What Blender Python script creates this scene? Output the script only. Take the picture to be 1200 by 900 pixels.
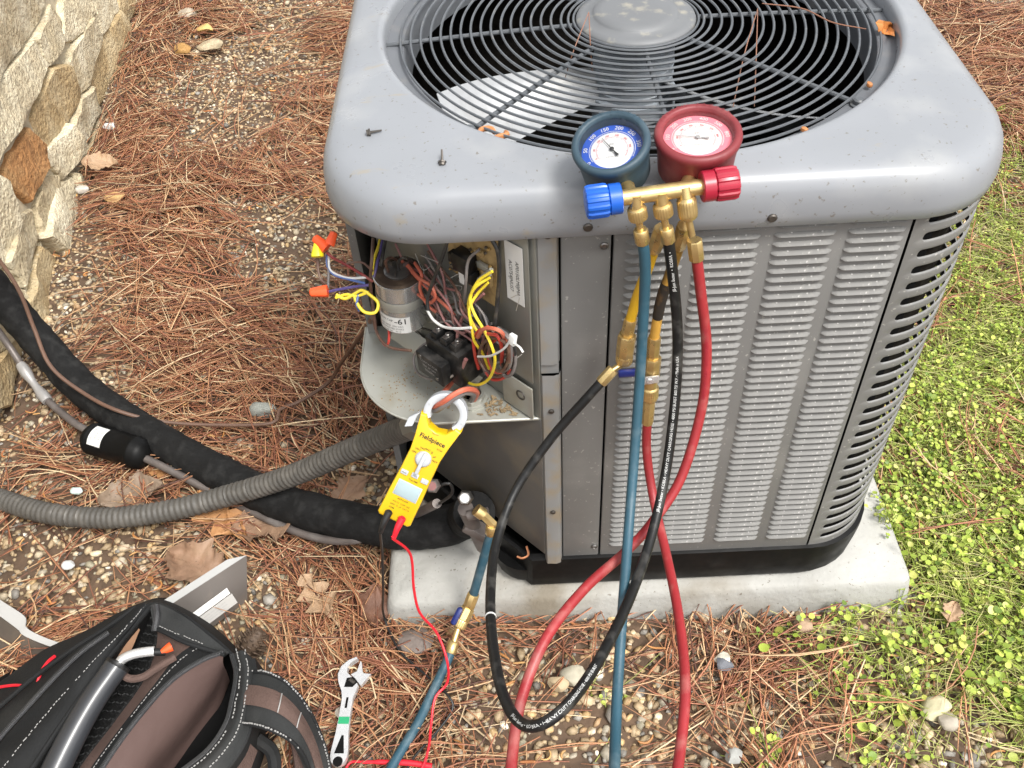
import bpy, bmesh, math, random
import numpy as np
from mathutils import Vector, Matrix, Quaternion

for o in list(bpy.data.objects): bpy.data.objects.remove(o)
scene = bpy.context.scene
col = scene.collection
PI = math.pi
rnd = random.Random(7)

# ------------------------------------------------------------------ camera
F_PX = 1097.0                                   # focal length in pixels of a 1200 px wide frame
CAM = Vector((0.30178, -0.95, 1.65493))
RIGHT = Vector((0.99870587, -0.02611309, -0.04364286))
DOWN = Vector((-0.04893817, -0.7269994, -0.68489191))
FWD = Vector((-0.01384368, 0.68614137, -0.7273365))
cd = bpy.data.cameras.new('camera'); cam = bpy.data.objects.new('camera', cd); col.objects.link(cam)
cd.sensor_width = 36.0; cd.lens = 36.0 * F_PX / 1200.0; cd.clip_start = 0.02; cd.clip_end = 1000
m = Matrix.Identity(4)
for i in range(3):
    m[i][0] = RIGHT[i]; m[i][1] = -DOWN[i]; m[i][2] = -FWD[i]; m[i][3] = CAM[i]
cam.matrix_world = m
scene.camera = cam

# ------------------------------------------------------------------ overcast daylight
SUN_EL, SUN_AZ = math.radians(58), math.radians(140)     # azimuth clockwise from +Y
world = bpy.data.worlds.new('World'); scene.world = world; world.use_nodes = True
wn, wl = world.node_tree.nodes, world.node_tree.links
wn.clear()
sky = wn.new('ShaderNodeTexSky'); sky.sky_type = 'NISHITA'; sky.sun_disc = False
sky.sun_elevation = SUN_EL; sky.sun_rotation = SUN_AZ; sky.dust_density = 4.0; sky.air_density = 1.0
hsv = wn.new('ShaderNodeHueSaturation'); hsv.inputs['Saturation'].default_value = 0.12
bg = wn.new('ShaderNodeBackground'); bg.inputs['Strength'].default_value = 0.13
wo = wn.new('ShaderNodeOutputWorld')
wl.new(sky.outputs[0], hsv.inputs['Color']); wl.new(hsv.outputs[0], bg.inputs['Color']); wl.new(bg.outputs[0], wo.inputs['Surface'])
sd = bpy.data.lights.new('sun', 'SUN'); sd.energy = 1.5; sd.angle = math.radians(16); sd.color = (1.0, 0.965, 0.91)
sun = bpy.data.objects.new('sun', sd); col.objects.link(sun)
sdir = Vector((math.sin(SUN_AZ) * math.cos(SUN_EL), math.cos(SUN_AZ) * math.cos(SUN_EL), math.sin(SUN_EL)))
sun.rotation_euler = sdir.to_track_quat('Z', 'Y').to_euler()
vs = scene.view_settings
vs.view_transform = 'Standard'; vs.look = 'None'; vs.gamma = 1.0; vs.exposure = 1.22; vs.use_curve_mapping = False
scene.cycles.use_denoising = True
scene.cycles.max_bounces = 6

# ------------------------------------------------------------------ helpers
def V(*a): return Vector(a)
def ray(px, py):
    return RIGHT * ((px - 600) / F_PX) + DOWN * ((py - 450) / F_PX) + FWD
def at(px, py, d): return CAM + ray(px, py) * d          # a point d metres in front of the lens
def onz(px, py, z):
    r = ray(px, py); return CAM + r * ((z - CAM.z) / r.z)
def ony(px, py, y):
    r = ray(px, py); return CAM + r * ((y - CAM.y) / r.y)
def onx(px, py, x):
    r = ray(px, py); return CAM + r * ((x - CAM.x) / r.x)
def depth(p): return (Vector(p) - CAM).dot(FWD)
def pix(p):
    q = Vector(p) - CAM; d = q.dot(FWD)
    return 600 + F_PX * q.dot(RIGHT) / d, 450 + F_PX * q.dot(DOWN) / d
def lerp(a, b, t): return a + (b - a) * t
def smooth_path(pts, n):
    """Catmull-Rom through pts, resampled to n points of even arc length"""
    P = [Vector(p) for p in pts]
    if len(P) == 2:
        return [P[0].lerp(P[1], i / (n - 1)) for i in range(n)]
    E = [P[0] * 2 - P[1]] + P + [P[-1] * 2 - P[-2]]
    out = []
    k = 14
    for i in range(1, len(E) - 2):
        p0, p1, p2, p3 = E[i - 1], E[i], E[i + 1], E[i + 2]
        for j in range(k):
            t = j / k
            out.append(0.5 * ((2 * p1) + (p2 - p0) * t + (2 * p0 - 5 * p1 + 4 * p2 - p3) * t * t + (3 * p1 - p0 - 3 * p2 + p3) * t ** 3))
    out.append(P[-1])
    L = [0]
    for a, b in zip(out, out[1:]): L.append(L[-1] + (b - a).length)
    res = []; j = 0
    for i in range(n):
        s = L[-1] * i / (n - 1)
        while j < len(L) - 2 and L[j + 1] < s: j += 1
        t = (s - L[j]) / max(1e-9, L[j + 1] - L[j])
        res.append(out[j].lerp(out[j + 1], min(1, max(0, t))))
    return res
def path_frames(path):
    T = []
    n = len(path)
    for i in range(n):
        T.append((path[min(i + 1, n - 1)] - path[max(i - 1, 0)]).normalized())
    ref = Vector((0, 0, 1)) if abs(T[0].z) < .9 else Vector((1, 0, 0))
    N = [(ref - T[0] * ref.dot(T[0])).normalized()]
    for i in range(1, n):
        v = N[-1] - T[i] * N[-1].dot(T[i]); N.append(v.normalized())
    return T, N
def frame(O, X, Y):
    """a local frame: X, Y orthogonalised, Z their cross product"""
    X = Vector(X).normalized(); Y = Vector(Y); Y = (Y - X * Y.dot(X)).normalized(); Z = X.cross(Y)
    mm = Matrix.Identity(4)
    for i in range(3): mm[i][0] = X[i]; mm[i][1] = Y[i]; mm[i][2] = Z[i]; mm[i][3] = O[i]
    return mm
def axis_frame(O, Z, hint=(0, 0, 1)):
    Z = Vector(Z).normalized(); h = Vector(hint)
    if abs(h.normalized().dot(Z)) > .98: h = Vector((1, 0, 0))
    X = h.cross(Z).normalized(); Y = Z.cross(X)
    mm = Matrix.Identity(4)
    for i in range(3): mm[i][0] = X[i]; mm[i][1] = Y[i]; mm[i][2] = Z[i]; mm[i][3] = O[i]
    return mm

ORIGIN = {}
def set_props(o, label=None, cat=None, group=None, kind=None):
    if label: o['label'] = label
    if cat: o['category'] = cat
    if group: o['group'] = group
    if kind: o['kind'] = kind
    return o
def thing(name, loc, label, cat, group=None):
    o = bpy.data.objects.new(name, None); col.objects.link(o); o.location = loc; o.empty_display_size = .05
    ORIGIN[o.name] = Vector(loc)
    return set_props(o, label, cat, group)
class MB:
    """collects geometry in world coordinates; build() links it as one mesh object"""
    def __init__(s): s.v = []; s.f = []; s.mi = []; s.cur = 0; s.sharp = False
    def add(s, vs, fs):
        b = len(s.v); s.v += [Vector(x) for x in vs]; s.f += [tuple(i + b for i in f) for f in fs]; s.mi += [s.cur] * len(fs); return s
    def box(s, M, sx, sy, sz, bev=0.0):
        """box centred on frame M with full sizes"""
        hx, hy, hz = sx / 2, sy / 2, sz / 2
        if bev <= 0:
            vs = [M @ V(x, y, z) for x in (-hx, hx) for y in (-hy, hy) for z in (-hz, hz)]
            return s.add(vs, [(0, 1, 3, 2), (4, 6, 7, 5), (0, 4, 5, 1), (2, 3, 7, 6), (0, 2, 6, 4), (1, 5, 7, 3)])
        bm = bmesh.new(); bmesh.ops.create_cube(bm, size=1)
        for v in bm.verts: v.co = V(v.co.x * sx, v.co.y * sy, v.co.z * sz)
        bmesh.ops.bevel(bm, geom=list(bm.edges), offset=min(bev, .49 * min(sx, sy, sz)), segments=2, affect='EDGES', profile=.5)
        bm.verts.index_update()
        s.add([M @ v.co for v in bm.verts], [[v.index for v in f.verts] for f in bm.faces]); bm.free(); return s
    def lathe(s, M, prof, n=24, cap0=True, cap1=True, ph=0, fn=None):
        """prof: (r, z) pairs about the frame's Z"""
        vs = []; fs = []
        for k, (r, z) in enumerate(prof):
            for i in range(n):
                a = 2 * PI * i / n + ph; rr = r if fn is None else fn(r, z, i)
                vs.append(M @ V(rr * math.cos(a), rr * math.sin(a), z))
        for k in range(len(prof) - 1):
            for i in range(n):
                j = (i + 1) % n; fs.append((k * n + i, k * n + j, (k + 1) * n + j, (k + 1) * n + i))
        if cap0: fs.append(tuple(range(n - 1, -1, -1)))
        if cap1: fs.append(tuple(range((len(prof) - 1) * n, len(prof) * n)))
        return s.add(vs, fs)
    def cyl(s, a, b, r, r2=None, n=16, bev=0.0):
        a = Vector(a); b = Vector(b); h = (b - a).length; r2 = r if r2 is None else r2
        M = axis_frame(a, b - a)
        prof = [(r, 0), (r2, h)] if not bev else [(r - bev, 0), (r, bev), (r2, h - bev), (r2 - bev, h)]
        return s.lathe(M, prof, n)
    def tube(s, pts, r, n=8, seg=40, cap=True, rfun=None, raw=False):
        path = [Vector(p) for p in pts] if raw else smooth_path(pts, seg)
        T, N = path_frames(path); vs = []; fs = []; L = len(path)
        for i, p in enumerate(path):
            B = T[i].cross(N[i]); rr = r if rfun is None else rfun(i / (L - 1))
            for k in range(n):
                a = 2 * PI * k / n; vs.append(p + (N[i] * math.cos(a) + B * math.sin(a)) * rr)
        for i in range(L - 1):
            for k in range(n):
                j = (k + 1) % n; fs.append((i * n + k, i * n + j, (i + 1) * n + j, (i + 1) * n + k))
        if cap: fs += [tuple(range(n - 1, -1, -1)), tuple(range((L - 1) * n, L * n))]
        return s.add(vs, fs)
    def torus(s, M, R, r, n=64, m=6):
        vs = []; fs = []
        for i in range(n):
            a = 2 * PI * i / n
            for k in range(m):
                b = 2 * PI * k / m; q = R + r * math.cos(b)
                vs.append(M @ V(q * math.cos(a), q * math.sin(a), r * math.sin(b)))
        for i in range(n):
            for k in range(m):
                i2 = (i + 1) % n; k2 = (k + 1) % m
                fs.append((i * m + k, i2 * m + k, i2 * m + k2, i * m + k2))
        return s.add(vs, fs)
    def rings(s, rs, closed=True, cap0=False, cap1=False):
        n = len(rs[0]); vs = [p for r in rs for p in r]; fs = []
        for k in range(len(rs) - 1):
            for i in range(n if closed else n - 1):
                j = (i + 1) % n; fs.append((k * n + i, k * n + j, (k + 1) * n + j, (k + 1) * n + i))
        if cap0: fs.append(tuple(range(n - 1, -1, -1)))
        if cap1: fs.append(tuple(range((len(rs) - 1) * n, len(rs) * n)))
        return s.add(vs, fs)
    def prism(s, M, pts2, z0, z1):
        """2D outline (in the frame's XY) extruded from z0 to z1"""
        n = len(pts2)
        vs = [M @ V(x, y, z0) for x, y in pts2] + [M @ V(x, y, z1) for x, y in pts2]
        fs = [tuple(range(n - 1, -1, -1)), tuple(range(n, 2 * n))] + [(i, (i + 1) % n, n + (i + 1) % n, n + i) for i in range(n)]
        return s.add(vs, fs)
    def grid(s, g, thick=0.0):
        """sheet through a grid of points, with an optional thickness"""
        R_, C_ = len(g), len(g[0])
        vs = [p for r in g for p in r]
        fs = [(i * C_ + j, i * C_ + j + 1, (i + 1) * C_ + j + 1, (i + 1) * C_ + j) for i in range(R_ - 1) for j in range(C_ - 1)]
        if not thick: return s.add(vs, fs)
        nrm = []
        for i in range(R_):
            for j in range(C_):
                du = g[i][min(j + 1, C_ - 1)] - g[i][max(j - 1, 0)]; dv = g[min(i + 1, R_ - 1)][j] - g[max(i - 1, 0)][j]
                q = du.cross(dv); nrm.append(q.normalized() if q.length > 1e-12 else V(0, 0, 1))
        N_ = R_ * C_
        vs2 = vs + [p - nn * thick for p, nn in zip(vs, nrm)]
        fs2 = fs + [tuple(N_ + i for i in reversed(f)) for f in fs]
        rim = [j for j in range(C_)] + [i * C_ + C_ - 1 for i in range(1, R_)] + [(R_ - 1) * C_ + j for j in range(C_ - 2, -1, -1)] + [i * C_ for i in range(R_ - 2, 0, -1)]
        for a, b in zip(rim, rim[1:] + rim[:1]): fs2.append((b, a, N_ + a, N_ + b))
        return s.add(vs2, fs2)
    def build(s, name, mat, parent=None, smooth=True, angle=38, loc=None, kind=None):
        o_ = ORIGIN[parent.name] if parent is not None else (Vector(loc) if loc is not None else Vector((0, 0, 0)))
        me = bpy.data.meshes.new(name); me.from_pydata([v - o_ for v in s.v], [], s.f)
        mats = mat if isinstance(mat, (list, tuple)) else [mat]
        for q in mats: me.materials.append(q)
        if len(mats) > 1: me.polygons.foreach_set('material_index', s.mi)
        if smooth:
            me.polygons.foreach_set('use_smooth', [True] * len(me.polygons))
            try: me.set_sharp_from_angle(angle=math.radians(angle))
            except Exception: pass
        me.update()
        o = bpy.data.objects.new(name, me); col.objects.link(o)
        ORIGIN[o.name] = o_.copy()
        if parent is not None: o.parent = parent
        else: o.location = o_
        if kind: o['kind'] = kind
        return o
def recalc(o):
    bm = bmesh.new(); bm.from_mesh(o.data); bmesh.ops.recalc_face_normals(bm, faces=bm.faces); bm.to_mesh(o.data); bm.free(); return o

# ------------------------------------------------------------------ lettering as flat print
_tc = {}
def text_mesh(s, bold=0.0):
    if (s, bold) in _tc: return _tc[(s, bold)]
    cu = bpy.data.curves.new('t', 'FONT'); cu.body = s; cu.size = 1.0; cu.resolution_u = 2; cu.align_x = 'CENTER'; cu.align_y = 'CENTER'; cu.offset = bold
    ob = bpy.data.objects.new('t', cu); col.objects.link(ob)
    dg = bpy.context.evaluated_depsgraph_get(); dg.update()
    me = ob.evaluated_get(dg).to_mesh()
    vs = [(v.co.x, v.co.y) for v in me.vertices]; fs = [tuple(p.vertices) for p in me.polygons]
    ob.evaluated_get(dg).to_mesh_clear(); bpy.data.objects.remove(ob); bpy.data.curves.remove(cu)
    _tc[(s, bold)] = (vs, fs); return vs, fs
def put_text(mb, s, size, fn, width=None, bold=0.0):
    """lay a text into mb, each letter point (x, y) in metres mapped by fn to the world"""
    vs, fs = text_mesh(s, bold)
    k = size
    if width:
        w = max(v[0] for v in vs) - min(v[0] for v in vs); kx = width / w
    else: kx = k
    mb.add([fn(x * kx, y * k) for x, y in vs], fs)

# ------------------------------------------------------------------ materials
def material(name, color, rough=.5, metal=0.0, var=0.0, vscale=20.0, bump=0.0, bscale=60.0, dirt=None, dirt_amt=0.0, dscale=8.0, spec=None, attr=None, coat=0.0, trans=0.0, detail=6.0, rvar=0.0, dlo=.5, speck=None, bdist=.004, stain=None):
    mt = bpy.data.materials.new(name); mt.use_nodes = True
    nt = mt.node_tree; N, L = nt.nodes, nt.links; b = N['Principled BSDF']
    b.inputs['Roughness'].default_value = rough; b.inputs['Metallic'].default_value = metal
    if spec is not None: b.inputs['Specular IOR Level'].default_value = spec
    if coat: b.inputs['Coat Weight'].default_value = coat; b.inputs['Coat Roughness'].default_value = .15
    if trans: b.inputs['Transmission Weight'].default_value = trans
    tc = N.new('ShaderNodeTexCoord'); c = None
    if attr:
        at_ = N.new('ShaderNodeAttribute'); at_.attribute_name = attr; c = at_.outputs['Color']
    else:
        rgb = N.new('ShaderNodeRGB'); rgb.outputs[0].default_value = (*color, 1); c = rgb.outputs[0]
    def noise(scale, det=detail):
        n = N.new('ShaderNodeTexNoise'); n.inputs['Scale'].default_value = scale; n.inputs['Detail'].default_value = det
        L.new(tc.outputs['Object'], n.inputs['Vector']); return n.outputs['Fac']
    if var:
        mr = N.new('ShaderNodeMapRange'); mr.inputs[1].default_value = .25; mr.inputs[2].default_value = .75
        mr.inputs[3].default_value = 1 - var; mr.inputs[4].default_value = 1 + var
        L.new(noise(vscale), mr.inputs[0])
        mx = N.new('ShaderNodeVectorMath'); mx.operation = 'SCALE'; L.new(c, mx.inputs[0]); L.new(mr.outputs[0], mx.inputs['Scale']); c = mx.outputs[0]
    if dirt:
        mr = N.new('ShaderNodeMapRange'); mr.inputs[1].default_value = dlo; mr.inputs[2].default_value = dlo + .22; mr.inputs[3].default_value = 0; mr.inputs[4].default_value = dirt_amt
        L.new(noise(dscale, 9), mr.inputs[0])
        mx = N.new('ShaderNodeMix'); mx.data_type = 'RGBA'; L.new(mr.outputs[0], mx.inputs['Factor']); L.new(c, mx.inputs['A']); mx.inputs['B'].default_value = (*dirt, 1); c = mx.outputs['Result']
    if stain:
        mr = N.new('ShaderNodeMapRange'); mr.inputs[1].default_value = .62; mr.inputs[2].default_value = .67; mr.inputs[3].default_value = 0; mr.inputs[4].default_value = .55
        mp = N.new('ShaderNodeMapping'); mp.inputs['Scale'].default_value = (.6, 2.2, 1.0); L.new(tc.outputs['Object'], mp.inputs['Vector'])
        nz = N.new('ShaderNodeTexNoise'); nz.inputs['Scale'].default_value = 12; nz.inputs['Detail'].default_value = 12; nz.inputs['Roughness'].default_value = .65
        L.new(mp.outputs[0], nz.inputs['Vector']); L.new(nz.outputs['Fac'], mr.inputs[0])
        mx = N.new('ShaderNodeMix'); mx.data_type = 'RGBA'; L.new(mr.outputs[0], mx.inputs['Factor']); L.new(c, mx.inputs['A']); mx.inputs['B'].default_value = (*stain, 1); c = mx.outputs['Result']
    if speck:
        mr = N.new('ShaderNodeMapRange'); mr.inputs[1].default_value = .66; mr.inputs[2].default_value = .72; mr.inputs[3].default_value = 0; mr.inputs[4].default_value = .75
        L.new(noise(150, 3), mr.inputs[0])
        mx = N.new('ShaderNodeMix'); mx.data_type = 'RGBA'; L.new(mr.outputs[0], mx.inputs['Factor']); L.new(c, mx.inputs['A']); mx.inputs['B'].default_value = (*speck, 1); c = mx.outputs['Result']
    L.new(c, b.inputs['Base Color'])
    if rvar:
        mr = N.new('ShaderNodeMapRange'); mr.inputs[1].default_value = .3; mr.inputs[2].default_value = .7; mr.inputs[3].default_value = max(.02, rough - rvar); mr.inputs[4].default_value = min(1, rough + rvar)
        L.new(noise(vscale * 1.7), mr.inputs[0]); L.new(mr.outputs[0], b.inputs['Roughness'])
    if bump:
        bp = N.new('ShaderNodeBump'); bp.inputs['Strength'].default_value = bump; bp.inputs['Distance'].default_value = bdist
        L.new(noise(bscale, 8), bp.inputs['Height']); L.new(bp.outputs[0], b.inputs['Normal'])
    return mt
MAT = {}
def M_(k, *a, **kw): MAT[k] = material(k, *a, **kw); return MAT[k]
M_('cover', (.218, .228, .243), .33, var=.07, vscale=6, dirt=(.36, .36, .35), dirt_amt=.4, dscale=9, rvar=.1, bump=.05, bscale=14, dlo=.52, speck=(.12, .10, .08), stain=(.26, .225, .165))
M_('cabinet', (.152, .150, .144), .42, speck=(.33, .32, .29), var=.05, vscale=5, dirt=(.29, .28, .26), dirt_amt=.3, dscale=10, rvar=.06, dlo=.54)
M_('louver', (.168, .165, .157), .6, spec=.3, speck=(.5, .49, .46), var=.08, vscale=30, dirt=(.26, .25, .23), dirt_amt=.5, dscale=120, dlo=.56)
M_('post', (.20, .20, .195), .5, var=.1, vscale=9, dirt=(.23, .185, .125), dirt_amt=.85, dscale=26, dlo=.48)
M_('galv', (.38, .38, .34), .42, metal=.45, var=.12, vscale=8, dirt=(.27, .23, .15), dirt_amt=.6, dscale=18, rvar=.08, dlo=.55)
M_('galv_dark', (.24, .24, .215), .38, metal=.45, var=.12, vscale=7, dirt=(.22, .19, .13), dirt_amt=.5, dscale=22, rvar=.08, dlo=.54)
M_('brown_panel', (.085, .082, .076), .5, var=.12, vscale=8, dirt=(.16, .13, .09), dirt_amt=.5, dscale=14)
M_('black_plastic', (.005, .005, .005), .5, spec=.14, var=.2, vscale=20, dirt=(.035, .033, .03), dirt_amt=.35, dscale=16, rvar=.1, dlo=.55)
M_('coil', (.014, .012, .010), .9, spec=.1, var=.5, vscale=60)
M_('grille', (.085, .092, .10), .42, var=.15, vscale=30, dirt=(.28, .25, .2), dirt_amt=.25, dscale=60, dlo=.58)
M_('ring_plate', (.12, .127, .138), .45, var=.1, vscale=9, dirt=(.24, .22, .19), dirt_amt=.3, dscale=26, dlo=.56)
M_('hub_cap', (.13, .135, .14), .55, var=.08, vscale=12, dirt=(.36, .33, .25), dirt_amt=.8, dscale=42, dlo=.56)
M_('blade', (.42, .43, .44), .4, metal=.3, var=.1, vscale=9, dirt=(.16, .15, .13), dirt_amt=.6, dscale=9)
M_('motor', (.28, .31, .34), .5, var=.1, vscale=10, dirt=(.3, .28, .24), dirt_amt=.3, dscale=60)
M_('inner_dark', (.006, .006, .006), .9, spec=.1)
M_('concrete', (.33, .325, .30), .7, var=.15, vscale=9, dirt=(.15, .12, .075), dirt_amt=.8, dscale=5, bump=.6, bscale=70, dlo=.5, speck=(.10, .08, .055))
M_('screw', (.22, .21, .20), .35, metal=.9, var=.2, vscale=80)
M_('screw_dark', (.10, .09, .08), .45, metal=.8, var=.2, vscale=80)
M_('brass', (.68, .50, .22), .34, metal=.85, var=.16, vscale=60, dirt=(.30, .20, .08), dirt_amt=.35, dscale=50, rvar=.1)
M_('steel', (.66, .66, .655), .3, metal=.6, var=.08, vscale=30, rvar=.1, dirt=(.4, .38, .36), dirt_amt=.2, dscale=24)
M_('boot_blue', (.024, .050, .070), .55, var=.12, vscale=20, dirt=(.11, .14, .155), dirt_amt=.4, dscale=24, bump=.05, bscale=150)
M_('boot_red', (.17, .02, .024), .52, var=.12, vscale=20, dirt=(.30, .12, .11), dirt_amt=.4, dscale=24, bump=.05, bscale=150)
M_('boot_side', (.035, .04, .04), .6, var=.2, vscale=20, dirt=(.14, .13, .10), dirt_amt=.4, dscale=24)
M_('blue_print', (.015, .075, .42), .45)
M_('red_print', (.52, .03, .05), .5)
M_('pink_print', (.78, .20, .25), .5)
M_('white_print', (.62, .62, .60), .5)
M_('black_print', (.015, .015, .015), .5)
M_('grey_print', (.30, .30, .30), .5)
M_('knob_blue', (.008, .085, .42), .32, var=.06, vscale=30)
M_('knob_red', (.30, .012, .03), .32, var=.06, vscale=30)
M_('hose_blue', (.020, .068, .098), .5, var=.15, vscale=25, dirt=(.12, .17, .19), dirt_amt=.6, dscale=30, bump=.08, bscale=200)
M_('hose_red', (.27, .02, .024), .48, var=.15, vscale=25, dirt=(.38, .15, .13), dirt_amt=.55, dscale=34, bump=.08, bscale=200)
M_('hose_black', (.009, .009, .009), .45, spec=.3, var=.2, vscale=25, dirt=(.12, .115, .105), dirt_amt=.4, dscale=46, bump=.08, bscale=200, dlo=.53)
M_('hose_yellow', (.62, .36, .015), .5, var=.1, vscale=25, dirt=(.35, .18, .02), dirt_amt=.5, dscale=20)
M_('hose_scorched', (.55, .30, .05), .55, var=.1, vscale=25, dirt=(.03, .022, .012), dirt_amt=.96, dscale=16, dlo=.47)
M_('valve_blue', (.01, .02, .13), .35)
M_('foam', (.009, .009, .009), .8, spec=.2, var=.3, vscale=30, bump=.6, bscale=70, dirt=(.035, .035, .034), dirt_amt=.5, dscale=40)
M_('conduit', (.075, .07, .062), .55, var=.15, vscale=20, dirt=(.15, .138, .12), dirt_amt=.5, dscale=40)
M_('copper_dull', (.14, .12, .11), .5, metal=.35, var=.25, vscale=20, dirt=(.33, .32, .31), dirt_amt=.4, dscale=14)
M_('copper', (.55, .24, .12), .4, metal=.8, var=.2, vscale=40)
M_('cable_brown', (.115, .062, .04), .6, var=.2, vscale=20)
M_('paper', (.62, .62, .60), .6, var=.04, vscale=20)
M_('tape', (.36, .35, .34), .4, metal=.3, var=.15, vscale=30)
M_('cap_metal', (.62, .62, .60), .26, metal=.75, var=.1, vscale=16, dirt=(.3, .27, .2), dirt_amt=.4, dscale=20)
M_('cap_top', (.05, .034, .024), .7, spec=.2, var=.3, vscale=40, dirt=(.2, .14, .09), dirt_amt=.5, dscale=40)
M_('bakelite', (.009, .009, .009), .4, spec=.3, dirt=(.12, .11, .1), dirt_amt=.3, dscale=50)
M_('board', (.36, .25, .11), .5, var=.25, vscale=60, dirt=(.12, .07, .03), dirt_amt=.7, dscale=70)
for nm, c in dict(red=(.50, .05, .035), salmon=(.50, .12, .07), yellow=(.72, .56, .03), black=(.02, .02, .02), brown=(.10, .05, .035), grey=(.14, .125, .12), purple=(.07, .05, .18), blue=(.07, .12, .30), white=(.6, .6, .58), mauve=(.23, .10, .095), darkred=(.2, .02, .02)).items():
    M_('wire_' + nm, c, .5, var=.15, vscale=60, dirt=(.2, .16, .11), dirt_amt=.35, dscale=60)
M_('nut_orange', (.78, .09, .02), .4)
M_('nut_yellow', (.85, .72, .02), .4)
M_('meter_yellow', (.60, .38, .007), .36, var=.03, vscale=20, dirt=(.5, .33, .03), dirt_amt=.3, dscale=30, dlo=.56)
M_('meter_grey', (.40, .42, .44), .42, dirt=(.4, .4, .4), dirt_amt=.3, dscale=30)
M_('lcd', (.30, .38, .40), .15, var=.04, vscale=30)
M_('lead_red', (.66, .015, .03), .4)
M_('lead_black', (.014, .014, .014), .45)
M_('glass', (1, 1, 1), .02, trans=1.0)
def lens_material():
    mt = bpy.data.materials.new('lens'); mt.use_nodes = True; N, L = mt.node_tree.nodes, mt.node_tree.links
    N.clear(); o = N.new('ShaderNodeOutputMaterial'); t = N.new('ShaderNodeBsdfTransparent'); g = N.new('ShaderNodeBsdfGlossy'); g.inputs['Roughness'].default_value = .12
    f = N.new('ShaderNodeFresnel'); f.inputs['IOR'].default_value = 1.5; mx = N.new('ShaderNodeMixShader')
    L.new(f.outputs[0], mx.inputs[0]); L.new(t.outputs[0], mx.inputs[1]); L.new(g.outputs[0], mx.inputs[2]); L.new(mx.outputs[0], o.inputs[0]); MAT['lens'] = mt
lens_material()
I4 = Matrix.Identity(4)
def T_(x, y, z): return Matrix.Translation((x, y, z))

# ================================================================== concrete pad
PAD_Z = .07
mb = MB()
def rrect(x0, x1, y0, y1, r, z, n=6):
    out = []
    for cx, cy, a0 in ((x1 - r, y0 + r, -PI / 2), (x1 - r, y1 - r, 0), (x0 + r, y1 - r, PI / 2), (x0 + r, y0 + r, PI)):
        for k in range(n + 1):
            a = a0 + PI / 2 * k / n; out.append(V(cx + r * math.cos(a), cy + r * math.sin(a), z))
    return out
prx = random.Random(3)
mb.rings([rrect(.002, 1.032, -.040, 1.02, .02, -.06), rrect(.008, 1.028, -.032, 1.01, .02, .01), rrect(.014, 1.024, -.022, 1.0, .02, .052), rrect(.018, 1.021, -.019, .997, .02, .063), rrect(.026, 1.013, -.011, .99, .022, .07)], cap1=True)
pad = mb.build('equipment_pad', MAT['concrete'])
set_props(pad, 'pale grey concrete pad under the grey condenser unit', 'pad')

# ================================================================== condenser unit
UX, UY = .493, .4245
FX, FY = .495, .4125                 # fan axis
                 # plan centre
unit = thing('condenser_unit', (UX, UY, PAD_Z), 'grey outdoor condenser unit with round top fan grille and open control corner', 'condenser')
CH = .313                            # control corner: the plane x + y = CH
NRM = V(-1, -1, 0).normalized(); ALONG = V(1, -1, 0).normalized()
def W(px, py, off=0.0):
    """the point seen at a pixel, off metres in front of the slanted control panel"""
    r = ray(px, py); c = CH - off * math.sqrt(2)
    return CAM + r * ((c - CAM.x - CAM.y) / (r.x + r.y))
def outline(x0, x1, y0, y1, r, ch, z, n=8):
    out = [V(ch - y0, y0, z)]
    for cx, cy, a0 in ((x1 - r, y0 + r, -PI / 2), (x1 - r, y1 - r, 0), (x0 + r, y1 - r, PI / 2)):
        for k in range(n + 1):
            a = a0 + PI / 2 * k / n; out.append(V(cx + r * math.cos(a), cy + r * math.sin(a), z))
    out.append(V(x0, ch - x0, z))
    return out
CX0, CX1, CY0, CY1, CR = .042, .9335, 0.0, .85, .1275
# black base pan with feet
mb = MB()
def base_ring(i, z): return outline(CX0 - .006 + i, CX1 + .006 - i, CY0 - .006 + i, CY1 + .006 - i, CR, CH - .02 + i * .6, z)
mb.rings([base_ring(.05, .16), base_ring(.012, .183), base_ring(.0, .178), base_ring(.0, .155), base_ring(.002, .12), base_ring(.004, .092), base_ring(.009, .080), base_ring(.05, .077)], cap0=True, cap1=True)
mb.build('base_pan', MAT['black_plastic'], unit)
for fx, fy in ((.285, .062), (.855, .078), (.855, .77), (.11, .77)):
    mb = MB(); M = T_(fx, fy, .071)
    mb.lathe(M, [(.040, 0), (.046, .005), (.056, .026), (.058, .06)], 20)
    mb.build('foot', MAT['black_plastic'], unit)
# inner coil and dark inside (seen through slots and grille)
mb = MB()
oi = lambda i, z: outline(CX0 + i, CX1 - i, CY0 + i, CY1 - i, CR - .02, CH + .03, z)
mb.rings([oi(.022, .18), oi(.022, .93)])
mb.build('coil', MAT['coil'], unit, smooth=False)
mb = MB(); mb.rings([oi(.03, .24), oi(.031, .2401)], cap1=True); mb.build('inner_floor', MAT['inner_dark'], unit, smooth=False)

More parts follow.
